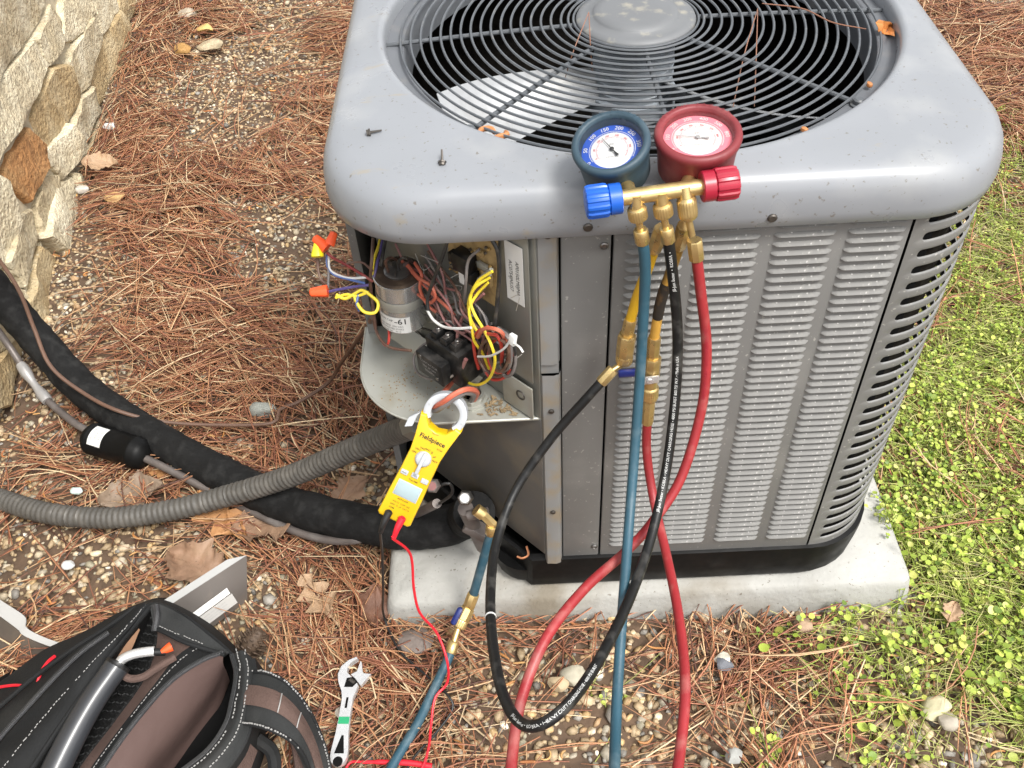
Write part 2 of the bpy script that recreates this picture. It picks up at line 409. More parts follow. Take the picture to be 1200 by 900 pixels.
# left, back and right panels (sheet walls following the outline), and the plain front post panel
def wall_strip(pts, z0, z1, thick, name, mat, nrm_out):
    mb = MB(); g = [[V(p[0], p[1], z) for p in pts] for z in (z0, z1)]
    gi = [[V(p[0], p[1], z) - V(q[0], q[1], 0) * thick for p, q in zip(pts, nrm_out)] for z in (z0, z1)]
    n = len(pts)
    vs = [p for r in g for p in r] + [p for r in gi for p in r]
    fs = []
    for i in range(n - 1):
        fs += [(i, i + 1, n + i + 1, n + i), (2 * n + i + 1, 2 * n + i, 3 * n + i, 3 * n + i + 1), (n + i, n + i + 1, 3 * n + i + 1, 3 * n + i), (i + 1, i, 2 * n + i, 2 * n + i + 1)]
    fs += [(0, n, 3 * n, 2 * n), (n - 1, 3 * n - 1, 4 * n - 1, 2 * n - 1)]
    mb.add(vs, fs); return mb.build(name, mat, unit, smooth=False)
PZ0, PZ1 = .178, .945
wall_strip([(CX0, .205), (CX0, .74)], PZ0, PZ1, .012, 'side_panel', MAT['cabinet'], [(-1, 0)] * 2)
wall_strip([(CX1, .74), (CX1, .175)], PZ0, PZ1, .012, 'side_panel', MAT['cabinet'], [(1, 0)] * 2)
bpts = []; bn = []
for cx, cy, a0 in ((CX1 - CR, CY1 - CR, 0), (CX0 + CR, CY1 - CR, PI / 2)):
    for k in range(9):
        a = a0 + PI / 2 * k / 8; bpts.append((cx + CR * math.cos(a), cy + CR * math.sin(a))); bn.append((math.cos(a), math.sin(a)))
wall_strip(bpts, PZ0, PZ1, .012, 'back_panel', MAT['cabinet'], bn)
mb = MB(); mb.box(frame(V(.3885, .004, .5615), (1, 0, 0), (0, 1, 0)), .065, .008, .767, .0025); mb.build('front_filler_panel', MAT['cabinet'], unit)
# raised louvre panel
fp = MB(); fp.box(frame(V(.6135, .0035, .5615), (1, 0, 0), (0, 1, 0)), .379, .008, .767, .0025)
front = fp.build('louver_panel', MAT['cabinet'], unit)
def louver_mesh(w):
    prof = [(0.0, .0042), (-.0026, .0028), (-.0052, .0010), (-.0060, .0001), (-.0056, -.0007), (-.0036, -.0010), (.0, -.0006)]
    ns = 16; mb = MB(); g = []
    for i in range(ns + 1):
        t = i / ns; u = (t - .5) * w
        e = min(t, 1 - t) * w / .009; e = 1.0 if e >= 1 else math.sqrt(max(0, 1 - (1 - e) ** 2))
        g.append([V(u, y * (.05 + .95 * e), z * (.55 + .45 * e)) for y, z in prof])
    mb.grid(g); return mb
cols_ = [(.4395, .515), (.5285, .6115), (.6285, .7075), (.7225, .7965)]
W0 = .079
lm = louver_mesh(W0); NR = 48
first = None
for x0, x1 in cols_:
    for r in range(NR):
        z = .916 - r * .01492
        if first is None:
            first = lm.build('louver', MAT['louver'], front); me0 = first.data
            for v in me0.vertices: v.co += ORIGIN[front.name]
            o = first
        else:
            o = bpy.data.objects.new('louver', me0); col.objects.link(o); o.parent = front
        o.location = V((x0 + x1) / 2, -.0008, z) - ORIGIN[front.name]; o.scale.x = (x1 - x0) / W0
# corner panel wrapped round the right front corner, with real slots
def corner_pt(s, d=0.0):
    """s: distance along the wrap from its front edge, d: outwards"""
    L0 = .0
    if s < L0: return V(CX1 - CR - L0 + s, CY0 - d, 0), V(0, -1, 0)
    a = (s - L0) / CR
    if a <= PI / 2:
        n = V(math.sin(a), -math.cos(a), 0); return V(CX1 - CR, CY0 + CR, 0) + n * (CR + d), n
    return V(CX1 + d, CY0 + CR + (a - PI / 2) * CR, 0), V(1, 0, 0)
S_END = CR * PI / 2 + .045
SL0, SL1 = .017, S_END - .024
def corner_panel():
    mb = MB(); NS = 26; pz = .0283; zt = .938
    def P3(s, z, d=0): p, _ = corner_pt(s, d); return V(p.x, p.y, z)
    NX = 40
    def solid(s0, s1, z0, z1):
        k = max(1, int((s1 - s0) / .006)); mb.grid([[P3(s0 + (s1 - s0) * i / k, z) for i in range(k + 1)] for z in (z0, z1)])
    ztop = zt - .012
    solid(0, S_END, ztop, PZ1)
    zbot = ztop - NS * pz
    solid(0, S_END, PZ0, zbot)
    for r in range(NS):
        zc = ztop - (r + .5) * pz; h = .0066
        solid(0, SL0 - .012, zc - pz / 2, zc + pz / 2); solid(SL1 + .012, S_END, zc - pz / 2, zc + pz / 2)
        # stadium hole in the cell
        a0, a1 = SL0 - .012, SL1 + .012; ring = []
        nx = 30
        for i in range(nx + 1): ring.append((SL0 + h + (SL1 - SL0 - 2 * h) * i / nx, zc + h))
        for k in range(1, 6): a = PI / 2 - PI * k / 6; ring.append((SL1 - h + h * math.cos(a), zc + h * math.sin(a)))
        for i in range(nx + 1): ring.append((SL1 - h - (SL1 - SL0 - 2 * h) * i / nx, zc - h))
        for k in range(1, 6): a = -PI / 2 - PI * k / 6; ring.append((SL0 + h + h * math.cos(a), zc + h * math.sin(a)))
        outer = []
        for s, z in ring:
            if s > SL1 - h + 1e-6: outer.append((a1, zc + (z - zc) / h * pz / 2))
            elif s < SL0 + h - 1e-6: outer.append((a0, zc + (z - zc) / h * pz / 2))
            else:
                f = (s - SL0 - h) / (SL1 - SL0 - 2 * h); outer.append((a0 + (a1 - a0) * f, zc + (pz / 2 if z > zc else -pz / 2)))
        lip = []
        for s, z in ring: lip.append((SL0 + h + (s - SL0 - h) * 1.0, zc + (z - zc) * 1.35))
        mb.rings([[P3(s, z, 0) for s, z in outer], [P3(s, z, .0004) for s, z in lip], [P3(s, zc + (z - zc) * 1.08, -.0004) for s, z in ring], [P3(s, z, -.0024) for s, z in ring]])
    return mb
cp = corner_panel().build('slotted_corner_panel', MAT['cabinet'], unit, angle=60)
recalc(cp)
# seam shadows: near-black sheet added behind the panels to darken the seams
mb = MB(); mb.box(frame(V(.5800, .014, .5645), (1, 0, 0), (0, 1, 0)), .52, .006, .75); mb.build('seam_shadow_sheet', MAT['inner_dark'], unit, smooth=False)

# dusty post beside the opening
mb = MB()
prof = [(.3235, .012), (.3240, -.004), (.3275, -.0095), (.344, -.0105), (.3515, -.008), (.3545, 0.0), (.3545, .012)]
mb.rings([[V(x, y, z) for x, y in prof] for z in (.172, .672)], closed=False); mb.rings([[V(x - .001, y + .002, z) for x, y in prof] for z in (.692, .945)], closed=False)
mb.box(frame(V(.339, .0, .682), (1, 0, 0), (0, 1, 0)), .026, .006, .024)
mb.build('corner_post', MAT['post'], unit)
for x, y, z in ((.3395, -.0105, .595), (.339, -.0105, .335), (.3395, -.0085, .925)):
    mb = MB(); mb.lathe(axis_frame(V(x, y, z), (0, -1, 0)), [(.0045, 0), (.0045, .002), (.003, .0032)], 10); mb.build('screw', MAT['screw_dark'], unit)
for x, z in ((.412, .898), (.4135, .208)):
    mb = MB(); mb.lathe(axis_frame(V(x, 0, z), (0, -1, 0)), [(.0058, 0), (.0058, .0018), (.0042, .0032), (.004, .0032), (.0036, .0018)], 12); mb.build('screw', MAT['screw'], unit)

# control corner: slanted panels above and below the shelf
SHELF_Z = .572
def slant_quad(a0, a1, z0, z1, off, name, mat, thick=.004):
    mb = MB(); c = V(CH, 0, 0) + NRM * off
    O = c - ALONG * ((a0 + a1) / 2) + V(0, 0, (z0 + z1) / 2)
    mb.box(frame(O, ALONG, V(0, 0, 1)), a1 - a0, z1 - z0, thick, .001); return mb.build(name, mat, unit)
slant_quad(-.012, .335, .20, SHELF_Z - .002, -.004, 'lower_corner_panel', MAT['brown_panel'])
slant_quad(-.012, .335, SHELF_Z + .002, .945, -.004, 'control_back_panel', MAT['galv_dark'])
# galvanised bracket plates standing in front of the back panel, at the right
mb = MB(); B0 = V(CH, 0, 0) + NRM * .004
def SP(a, z, off=.004): return V(CH, 0, z) + NRM * off - ALONG * a     # a: distance from the post along the slanted panel
Ms = lambda a, z, off: frame(SP(a, z, off), ALONG, V(0, 0, 1))
mb.box(Ms(.036, .80, .005), .085, .29, .003, .001); mb.build('bracket_plate', MAT['galv_dark'], unit)
mb = MB(); mb.box(Ms(.026, .609, .006), .062, .066, .003, .001); mb.build('bracket_plate', MAT['galv'], unit)
mb = MB(); mb.torus(Ms(.018, .615, .0085), .008, .0012, 16, 5); mb.build('knockout', MAT['screw_dark'], unit)
mb = MB(); mb.lathe(Ms(.013, .925, .007), [(.004, 0), (.004, .004)], 8); mb.build('screw', MAT['screw_dark'], unit)
mb = MB(); mb.box(Ms(.0725, .676, .004), .018, .026, .004); mb.build('square_hole', MAT['inner_dark'], unit, smooth=False)
# label on the bracket plate
def sticker(parent, M, w, h, lines, name='label', mat='paper', ink='black_print', qr=None, bold=.0, lift=.0006):
    mb = MB(); mb.box(M, w, h, .0005); lab = mb.build(name, MAT[mat], parent, smooth=False)
    t = MB()
    for s, x, y, size in lines: put_text(t, s, size, lambda a, b, x=x, y=y: M @ V(x + a, y + b, lift), bold=bold)
    if t.v: t.build('print', MAT[ink], lab, smooth=False)
    return lab
Lc = W(603, 321, .009); Lx = (W(608, 346, .009) - W(597, 293, .009))
lw, lh = .030, .098
Mlab = frame(Lc, ALONG, V(0, 0, 1))
Mrot = Mlab @ Matrix.Rotation(-PI / 2, 4, 'Z')
sticker(unit, Mrot, .10, .032, [('AP0150LM0JMA', .006, .0055, .0088), ('AC0754JNUS7', .006, -.0065, .0088)])

# the shelf: bottom plate of the control box with its rounded outer corner
def shelf_outline(i=0.0):
    p = [(CH + .012, -.002 + i)]
    r = .135; cx, cy = .036 + r, -.002 + r
    for k in range(15):
        a = -PI / 2 - PI / 2 * k / 14; p.append((cx + (r - i) * math.cos(a), cy + (r - i) * math.sin(a)))
    p += [(.036 + i, .222), (.085, .222)]
    return p
mb = MB(); mb.prism(I4, shelf_outline(), SHELF_Z - .0035, SHELF_Z)
shelf = mb.build('control_shelf', MAT['galv'], unit, smooth=False)
mb = MB(); lo = shelf_outline()
mb.tube([V(x, y, SHELF_Z - .002) for x, y in lo[:-1]], .0026, 6, 60); mb.build('shelf_edge', MAT['galv'], unit)
# flange standing on the shelf along the foot of the back panel
mb = MB(); mb.grid([[SP(.30 - .20 * i / 12, SHELF_Z + .001 + (0, .006, .02)[k], (.03, .026, .006)[k]) for i in range(13)] for k in range(3)], .002); mb.build('panel_flange', MAT['galv'], unit)

# ---- cover with round opening
def rr_pt(th, half, r):
    c, s = math.cos(th), math.sin(th)
    k = half / max(abs(c), abs(s)); x, y = k * c, k * s
    q = half - r
    if abs(x) > q and abs(y) > q:
        a = math.copysign(q, x), math.copysign(q, y)      # ray against the corner circle
        b = c * a[0] + s * a[1]; t = b + math.sqrt(max(0, b * b - (a[0] ** 2 + a[1] ** 2 - r * r))); x, y = t * c, t * s
    return x, y
NCV = 240
def rr_ring(half, r, z): return [V(UX + x, UY + y, z) for x, y in (rr_pt(2 * PI * i / NCV, half, r) for i in range(NCV))]
def circ_ring(r, z): return [V(FX + r * math.cos(2 * PI * i / NCV), FY + r * math.sin(2 * PI * i / NCV), z) for i in range(NCV)]
def mix_ring(a, b, t, z): return [V(lerp(p.x, q.x, t), lerp(p.y, q.y, t), z) for p, q in zip(a, b)]
mb = MB()
A = rr_ring(.4165, .155, 1); Bc = circ_ring(.388, 1)
mb.rings([rr_ring(.425, .14, .936), rr_ring(.4375, .14, .9285), rr_ring(.4405, .14, .927), rr_ring(.4425, .14, .929), rr_ring(.4445, .142, .945), rr_ring(.444, .145, .962), rr_ring(.4415, .148, .977), rr_ring(.436, .15, .989), rr_ring(.4275, .152, .9965), rr_ring(.4165, .155, 1.0), mix_ring(A, Bc, .35, 1.003), mix_ring(A, Bc, .7, 1.005), mix_ring(A, Bc, .93, 1.0065), circ_ring(.3875, 1.0075), circ_ring(.383, 1.0065), circ_ring(.379, 1.002), circ_ring(.3775, .995), circ_ring(.3775, .972)])
cover = mb.build('top_cover', MAT['cover'], unit, angle=50)
# louver hanging bolts / screws on the cover's front
for px_, py_ in ((689, 266), (905, 255)):
    p = ony(px_, py_, -.0195); mb = MB(); mb.lathe(axis_frame(p, (0, -1, 0)), [(.0062, -.002), (.0062, .002), (.0045, .0036)], 10); mb.build('screw', MAT['screw_dark'], cover)
# recessed dark ring plate
mb = MB(); mb.rings([circ_ring(.3785, .983), circ_ring(.352, .9815), circ_ring(.349, .975), circ_ring(.346, .955), circ_ring(.345, .93)]); rp = mb.build('fan_ring', MAT['ring_plate'], unit)
# wire grille
gz = .9905
radii = [.3555 - .0152 * i for i in range(17)] + [.1015, .0935]
for i, r in enumerate(radii):
    mb = MB(); dz = .010 * (1 - (r / .355) ** 2)
    mb.torus(T_(FX, FY, gz + dz), r, .0020, 120, 6); mb.build('grille_ring', MAT['grille'], unit)
for k in range(8):
    a = math.radians(2 + 45 * k); mb = MB()
    ro = .379 if k % 2 == 0 else .366
    pts = [V(FX + r * math.cos(a), FY + r * math.sin(a), gz + .010 * (1 - (r / .355) ** 2) - .0052) for r in (.088, .2, .3, .355, ro)]
    mb.tube(pts, .0034, 8, 14); sp = mb.build('grille_spoke', MAT['grille'], unit)
    if k % 2:
        mb = MB(); p = pts[-1]; mb.lathe(T_(p.x, p.y, p.z - .003), [(.011, 0), (.011, .003), (.0075, .004), (.0075, .009), (.005, .011)], 10); mb.build('bolt', MAT['grille'], sp)
mb = MB(); mb.lathe(T_(FX, FY, gz), [(.05, -.02), (.088, .002), (.0905, .008), (.0885, .0125), (.080, .0155), (.066, .0165), (.0645, .0185), (.062, .0215), (.05, .0235), (.02, .0245)], 48); mb.build('hub_cap', MAT['hub_cap'], unit, angle=60)
mb = MB(); mb.lathe(T_(FX, FY, .80), [(.055, 0), (.062, .01), (.062, .165), (.05, .18)], 32); mo = mb.build('fan_motor', MAT['motor'], unit)
for k in range(7):
    mb = MB(); mb.torus(T_(FX, FY, .83 + k * .017), .0622, .0016, 40, 5); mb.build('cooling_rib', MAT['motor'], mo)
for k in range(3):
    mb = MB(); a0 = math.radians(196 + 120 * k); g = []
    for i in range(9):
        t = i / 8; r = lerp(.05, .318, t); half = math.radians(lerp(13, 9, t)); row = []
        for j in range(9):
            u = j / 8 * 2 - 1; a = a0 + half * u + .18 * t * t
            row.append(V(FX + r * math.cos(a), FY + r * math.sin(a), .902 - u * lerp(.020, .042, t) + .010 * (1 - u * u)))
        g.append(row)
    mb.grid(g, .002); mb.build('fan_blade', MAT['blade'], unit)
mb = MB(); mb.lathe(T_(FX, FY, .845), [(.03, 0), (.07, .012), (.07, .04), (.04, .05)], 24); mb.build('fan_hub', MAT['motor'], unit)
# ================================================================== ground
def hgt(x, y):
    h = .008 * math.sin(3.1 * x + 1.3) * math.cos(2.7 * y + .4) + .005 * math.sin(7.3 * x - 4.1 * y) + .003 * math.sin(17 * x + 13 * y)
    return h - .006
def np_hgt(x, y):
    return .008 * np.sin(3.1 * x + 1.3) * np.cos(2.7 * y + .4) + .005 * np.sin(7.3 * x - 4.1 * y) + .003 * np.sin(17 * x + 13 * y) - .006
xs = [-200, -60, -20, -8, -4, -2.5] + [-1.6 + .04 * i for i in range(110)] + [3.2, 4, 6, 10, 20, 60, 200]
ys = [-200, -60, -20, -8, -4, -2] + [-1.4 + .04 * i for i in range(125)] + [4, 5, 8, 14, 30, 70, 200]
M_('soil', (.095, .06, .037), .9, var=.4, vscale=30, bump=.8, bscale=60, dirt=(.08, .05, .032), dirt_amt=.7, dscale=40)
mb = MB(); mb.grid([[V(x, y, hgt(x, y) if -1.7 < x < 3 and -1.5 < y < 3.8 else -.004) for x in xs] for y in ys])
g = mb.build('ground', MAT['soil']); g['kind'] = 'structure'

NP = np.random.default_rng(11)
def ico(sub):
    bm = bmesh.new(); bmesh.ops.create_icosphere(bm, subdivisions=sub, radius=1.0)
    bm.verts.index_update()
    v = np.array([q.co[:] for q in bm.verts]); f = np.array([[q.index for q in t.verts] for t in bm.faces]); bm.free(); return v, f
def ico0():
    t = (1 + 5 ** .5) / 2
    v = np.array([(-1, t, 0), (1, t, 0), (-1, -t, 0), (1, -t, 0), (0, -1, t), (0, 1, t), (0, -1, -t), (0, 1, -t), (t, 0, -1), (t, 0, 1), (-t, 0, -1), (-t, 0, 1)]) / math.sqrt(1 + t * t)
    f = np.array([(0, 11, 5), (0, 5, 1), (0, 1, 7), (0, 7, 10), (0, 10, 11), (1, 5, 9), (5, 11, 4), (11, 10, 2), (10, 7, 6), (7, 1, 8), (3, 9, 4), (3, 4, 2), (3, 2, 6), (3, 6, 8), (3, 8, 9), (4, 9, 5), (2, 4, 11), (6, 2, 10), (8, 6, 7), (9, 8, 1)]); return v, f
def mass_mesh(name, verts, faces, colors, mat, loc=None, kind='stuff'):
    """verts (n,3), faces (m,3|4), colors (n,3)"""
    me = bpy.data.meshes.new(name); n, k = faces.shape
    me.vertices.add(len(verts)); me.vertices.foreach_set('co', verts.astype(np.float32).ravel())
    me.loops.add(n * k); me.loops.foreach_set('vertex_index', faces.astype(np.int32).ravel())
    me.polygons.add(n); me.polygons.foreach_set('loop_start', np.arange(0, n * k, k, dtype=np.int32))
    me.polygons.foreach_set('use_smooth', np.ones(n, dtype=bool))
    if colors is not None:
        ca = me.color_attributes.new('tint', 'FLOAT_COLOR', 'POINT')
        ca.data.foreach_set('color', np.concatenate([colors, np.ones((len(colors), 1))], 1).astype(np.float32).ravel())
    me.materials.append(mat); me.update(calc_edges=True); me.validate()
    o = bpy.data.objects.new(name, me); col.objects.link(o)
    if kind: o['kind'] = kind
    return o
def rand_rot(n, rng, tilt=None):
    """random rotation matrices; tilt limits the lean of the local Z"""
    az = rng.uniform(0, 2 * PI, n); sp = rng.uniform(0, 2 * PI, n)
    tl = rng.uniform(0, tilt if tilt else PI, n)
    ca, sa, ct, st, cs, ss = np.cos(az), np.sin(az), np.cos(tl), np.sin(tl), np.cos(sp), np.sin(sp)
    z0 = np.zeros(n); o1 = np.ones(n)
    Rz = np.stack([np.stack([ca, -sa, z0], 1), np.stack([sa, ca, z0], 1), np.stack([z0, z0, o1], 1)], 1)
    Rx = np.stack([np.stack([o1, z0, z0], 1), np.stack([z0, ct, -st], 1), np.stack([z0, st, ct], 1)], 1)
    Rs = np.stack([np.stack([cs, -ss, z0], 1), np.stack([ss, cs, z0], 1), np.stack([z0, z0, o1], 1)], 1)
    return Rz @ Rx @ Rs
BAGC = (lambda p: (p.x, p.y))(onz(190, 880, .03))
def wall_x(y): return -1.045 - .11 * (y - 1.25)
nR = np.array(RIGHT); nD = np.array(DOWN); nF = np.array(FWD); nC = np.array(CAM)
def np_pix(x, y, z=0.0):
    q = np.stack([x, y, np.full_like(x, z)], 1) - nC; d = q @ nF
    return 600 + F_PX * (q @ nR) / np.maximum(d, .05), 450 + F_PX * (q @ nD) / np.maximum(d, .05), d
def sites(n, rng, margin=110, keep_out=.12):
    """n random ground points: full density in and round the picture, thin beyond it"""
    x = rng.uniform(-1.32, 2.7, n); y = rng.uniform(-.95, 3.4, n)
    px, py, d = np_pix(x, y)
    inn = (px > -margin) & (px < 1200 + margin) & (py > -margin) & (py < 900 + margin)
    k = inn | (rng.random(n) < keep_out)
    k &= x > wall_x(y) - .01
    k &= ~((x - BAGC[0]) ** 2 + (y - BAGC[1]) ** 2 < .20 ** 2)
    k &= ~((x > .0) & (x < 1.03) & (y > -.02) & (y < 1.02))
    k &= ~((x > .12) & (x < .93) & (y > .9) & (y < 2.0) & (rng.random(n) < .8))       # hidden behind the unit
    return x[k], y[k]
def vnoise(x, y, s, seed):
    r = np.random.default_rng(seed); t = r.random((64, 64))
    u = x * s + 100; v = y * s + 100; i = np.floor(u).astype(int); j = np.floor(v).astype(int); a = u - i; b = v - j
    a = a * a * (3 - 2 * a); b = b * b * (3 - 2 * b)
    g_ = lambda p, q: t[p % 64, q % 64]
    return (g_(i, j) * (1 - a) + g_(i + 1, j) * a) * (1 - b) + (g_(i, j + 1) * (1 - a) + g_(i + 1, j + 1) * a) * b
def needle_cover(x, y):
    """0 bare gravel .. 1 thick needles"""
    n = .55 * vnoise(x, y, 3.2, 1) + .45 * vnoise(x, y, 8.5, 2)
    px, py, d = np_pix(x, y)
    c = (n - .33) * 2.1 + .18
    def spot(cx, cy, rx, ry, amt): return amt * np.exp(-(((px - cx) / rx) ** 2 + ((py - cy) / ry) ** 2))
    c = c + spot(90, 660, 120, 60, -.75) + spot(290, 60, 130, 60, -.35) + spot(330, 240, 90, 120, -.4) + spot(300, 330, 120, 40, -.12) + spot(150, 140, 50, 150, .5)
    c = c + spot(250, 420, 180, 70, .5) + spot(330, 650, 130, 90, .5) + spot(420, 740, 60, 120, .5) + spot(950, 790, 90, 70, .45) + spot(680, 830, 90, 70, -.08) + spot(1140, 110, 60, 100, .4) + spot(1000, 725, 70, 25, -.5) + spot(830, 860, 80, 50, -.2)
    return np.clip(c - .11, .05, .90)
def clover_cover(x, y):
    edge = .985 + .13 * np.clip(y, 0, 3) + .06 * np.sin(3 * y) + .16 * np.clip(-y, 0, 1)
    c = (x - edge) * 4.0 + .25 + 1.9 * (vnoise(x, y, 4.0, 5) - .58) + 1.6 * (vnoise(x, y, 10, 6) - .54)
    c = c + .55 * np.exp(-((x - 1.09) / .11) ** 2) * (y > .03) * (y < .9)
    return np.clip(c, 0, .92) * np.clip(1.2 - (y - .4) * .8, 0.0, 1) ** 1.5

# ---- gravel
PAL = np.array([(.30, .235, .155), (.36, .29, .20), (.22, .17, .11), (.27, .25, .21), (.17, .165, .16), (.40, .35, .27), (.25, .17, .10), (.33, .24, .13), (.20, .19, .15), (.12, .115, .11), (.62, .60, .55), (.45, .40, .33)])
PW = np.array([.20, .15, .17, .09, .06, .08, .10, .08, .05, .03, .008, .025]); PW = PW / PW.sum()
def scatter_stones(name, n, rng, smin, smax, sub, zoff, label):
    x, y = sites(n, rng); kk = rng.random(len(x)) < np.clip(1.3 - 1.2 * needle_cover(x, y), .12, 1); x, y = x[kk], y[kk]; m = len(x)
    bv, bf = ico(1) if sub else ico0()
    nv = len(bv)
    var = []
    for k in range(16):
        r2 = np.random.default_rng(50 + k); d = np.ones(nv)
        for q in range(5):
            dr = r2.normal(size=3); dr /= np.linalg.norm(dr); d -= r2.uniform(.25, .75) * np.clip(bv @ dr - r2.uniform(.25, .6), 0, 1)
        d += r2.normal(size=nv) * .025
        var.append(bv * d[:, None])
    var = np.array(var)[rng.integers(0, 16, m)]
    s = smin + (smax - smin) * rng.random(m) ** 2.2
    # near the front pad the gravel is coarser
    px, py, dd = np_pix(x, y); s *= np.clip(1.0 + (2.0 - dd) * .28, .8, 1.25)
    sc = np.stack([s * rng.uniform(.95, 1.45, m), s * rng.uniform(.7, 1.05, m), s * rng.uniform(.42, .78, m)], 1)
    R = rand_rot(m, rng, .7)
    v = np.einsum('mij,mvj->mvi', R, var * sc[:, None, :])
    z = np_hgt(x, y) + sc[:, 2] * rng.uniform(-.1, .75, m) + zoff
    v += np.stack([x, y, z], 1)[:, None, :]
    c = PAL[rng.choice(len(PAL), m, p=PW)] * np.array([1.14, 1.08, .97]) * rng.uniform(.8, 1.45, (m, 1))
    f = (bf[None] + (np.arange(m) * nv)[:, None, None]).reshape(-1, 3)
    o = mass_mesh(name, v.reshape(-1, 3), f, np.repeat(c, nv, 0), MAT['gravel'])
    set_props(o, label, 'gravel', kind='stuff'); return o
M_('gravel', (.3, .3, .3), .62, var=.28, vscale=90, bump=.35, bscale=140, attr='tint')
scatter_stones('gravel', 31000, NP, .0068, .0165, 1, 0.002, 'brown and grey river gravel scattered among the pine needles')
scatter_stones('fine_gravel', 84000, NP, .0052, .0105, 0, .0, 'fine brown gravel filling the gaps between larger pebbles')

# ---- pine needles (pairs and triples from one sheath)
def scatter_needles(name, n, rng, label):
    x, y = sites(n, rng, 130, .15)
    k = rng.random(len(x)) < needle_cover(x, y) * np.clip(1.15 - .55 * clover_cover(x, y), 0, 1); x, y = x[k], y[k]
    x = np.repeat(x, 2); y = np.repeat(y, 2); m = len(x)
    L = rng.uniform(.10, .24, m)
    flow = 2.2 * vnoise(x, y, 1.6, 9) * PI
    base = flow + rng.normal(0, .75, m); base[1::2] = base[::2] + rng.normal(0, .13, m // 2)
    bend = rng.normal(0, .5, m); bend[rng.random(m) < .1] *= 3
    lift = rng.exponential(.012, m); lift[1::2] = lift[::2]; lift = np.clip(lift, .0, .05)
    tilt = rng.normal(0, .085, m)
    S = 5; vs = np.zeros((m, S, 3)); ang = base - bend / 2; p = np.zeros((m, 3)); seg = L / (S - 1)
    for i in range(S):
        vs[:, i] = p
        p = p + np.stack([np.cos(ang) * seg, np.sin(ang) * seg, tilt * seg - (i - 2) * .018 * seg], 1); ang = ang + bend / (S - 1)
    vs -= vs.mean(1, keepdims=True)
    vs += np.stack([x, y, np.zeros(m)], 1)[:, None, :]
    g0 = np_hgt(vs[..., 0], vs[..., 1]); vs[..., 2] += .014 + lift[:, None]
    on = (vs[..., 0] > .03) & (vs[..., 0] < 1.0) & (vs[..., 1] > .0) & (vs[..., 1] < .99)        # none across the pad
    vs[..., 2] = np.maximum(vs[..., 2] + g0, g0 + .010)
    bad = on.any(1); vs = vs[~bad]; m = len(vs)
    wall = (vs[..., 0] < wall_x(vs[..., 1]) + .01).any(1); vs = vs[~wall]; m = len(vs)
    T = np.gradient(vs, axis=1); T /= np.linalg.norm(T, axis=2, keepdims=True)
    side = np.stack([-T[..., 1], T[..., 0], np.zeros_like(T[..., 0])], 2); up = np.cross(T, side)
    r = rng.uniform(.001, .0019, m)[:, None] * np.array([.9, 1, 1, .9, .4])[None]
    ring = []
    for a in (0, 2 * PI / 3, 4 * PI / 3): ring.append(vs + side * (np.cos(a + .5) * r)[..., None] + up * (np.sin(a + .5) * r)[..., None])
    V3 = np.stack(ring, 2)                                         # m,S,3,3
    fs = []
    for i in range(S - 1):
        for q in range(3):
            q2 = (q + 1) % 3; fs.append((i * 3 + q, i * 3 + q2, (i + 1) * 3 + q2, (i + 1) * 3 + q))
    fs = np.array(fs); F = (fs[None] + (np.arange(m) * S * 3)[:, None, None]).reshape(-1, 4)
    P = np.array([(.30, .125, .06), (.38, .19, .095), (.20, .075, .042), (.48, .31, .17), (.09, .04, .028), (.58, .44, .27), (.32, .13, .072)])
    c = P[rng.choice(len(P), m, p=[.22, .2, .15, .16, .08, .08, .11])] * rng.uniform(.8, 1.25, (m, 1))
    o = mass_mesh(name, V3.reshape(-1, 3), F, np.repeat(c, S * 3, 0), MAT['needle']); set_props(o, label, 'pine needles', kind='stuff'); return o
M_('needle', (.3, .1, .1), .55, attr='tint')
scatter_needles('pine_needles', 62000, NP, 'reddish brown fallen pine needles matted over the gravel')

# ---- curled orange catkins among the needles
def scatter_catkins():
    rng = np.random.default_rng(5); x, y = sites(1500, rng, 60, .1)
    k = rng.random(len(x)) < (1 - .7 * clover_cover(x, y)); x, y = x[k], y[k]; m = len(x); S = 7
    L = rng.uniform(.018, .042, m); bend = rng.normal(0, 1.8, m); ang = rng.uniform(0, 2 * PI, m); p = np.zeros((m, 3)); vs = np.zeros((m, S, 3))
    for i in range(S):
        vs[:, i] = p; p = p + np.stack([np.cos(ang), np.sin(ang), .25 * np.sin(i + x * 9)], 1) * (L / S)[:, None]; ang = ang + bend / S
    vs += np.stack([x, y, np_hgt(x, y) + .024], 1)[:, None]
    T = np.gradient(vs, axis=1); T /= np.linalg.norm(T, axis=2, keepdims=True)
    side = np.stack([-T[..., 1], T[..., 0], np.zeros_like(T[..., 0])], 2); up = np.cross(T, side)
    r = rng.uniform(.0016, .0028, m)[:, None] * np.array([.5, .9, 1, 1, 1, .9, .5])[None]
    V4 = np.stack([vs + side * (np.cos(a) * r)[..., None] + up * (np.sin(a) * r)[..., None] for a in (0, PI / 2.5, 2 * PI / 2.5, 3 * PI / 2.5, 4 * PI / 2.5)], 2)
    fs = np.array([(i * 5 + q, i * 5 + (q + 1) % 5, (i + 1) * 5 + (q + 1) % 5, (i + 1) * 5 + q) for i in range(S - 1) for q in range(5)])
    F = (fs[None] + (np.arange(m) * S * 5)[:, None, None]).reshape(-1, 4)
    P = np.array([(.42, .19, .06), (.36, .14, .05), (.48, .27, .10)]); c = P[rng.integers(0, 3, m)] * rng.uniform(.75, 1.2, (m, 1))
    o = mass_mesh('catkins', V4.reshape(-1, 3), F, np.repeat(c, S * 5, 0), MAT['needle']); set_props(o, 'small curled orange catkins lying in the needle litter', 'catkins', kind='stuff')
scatter_catkins()

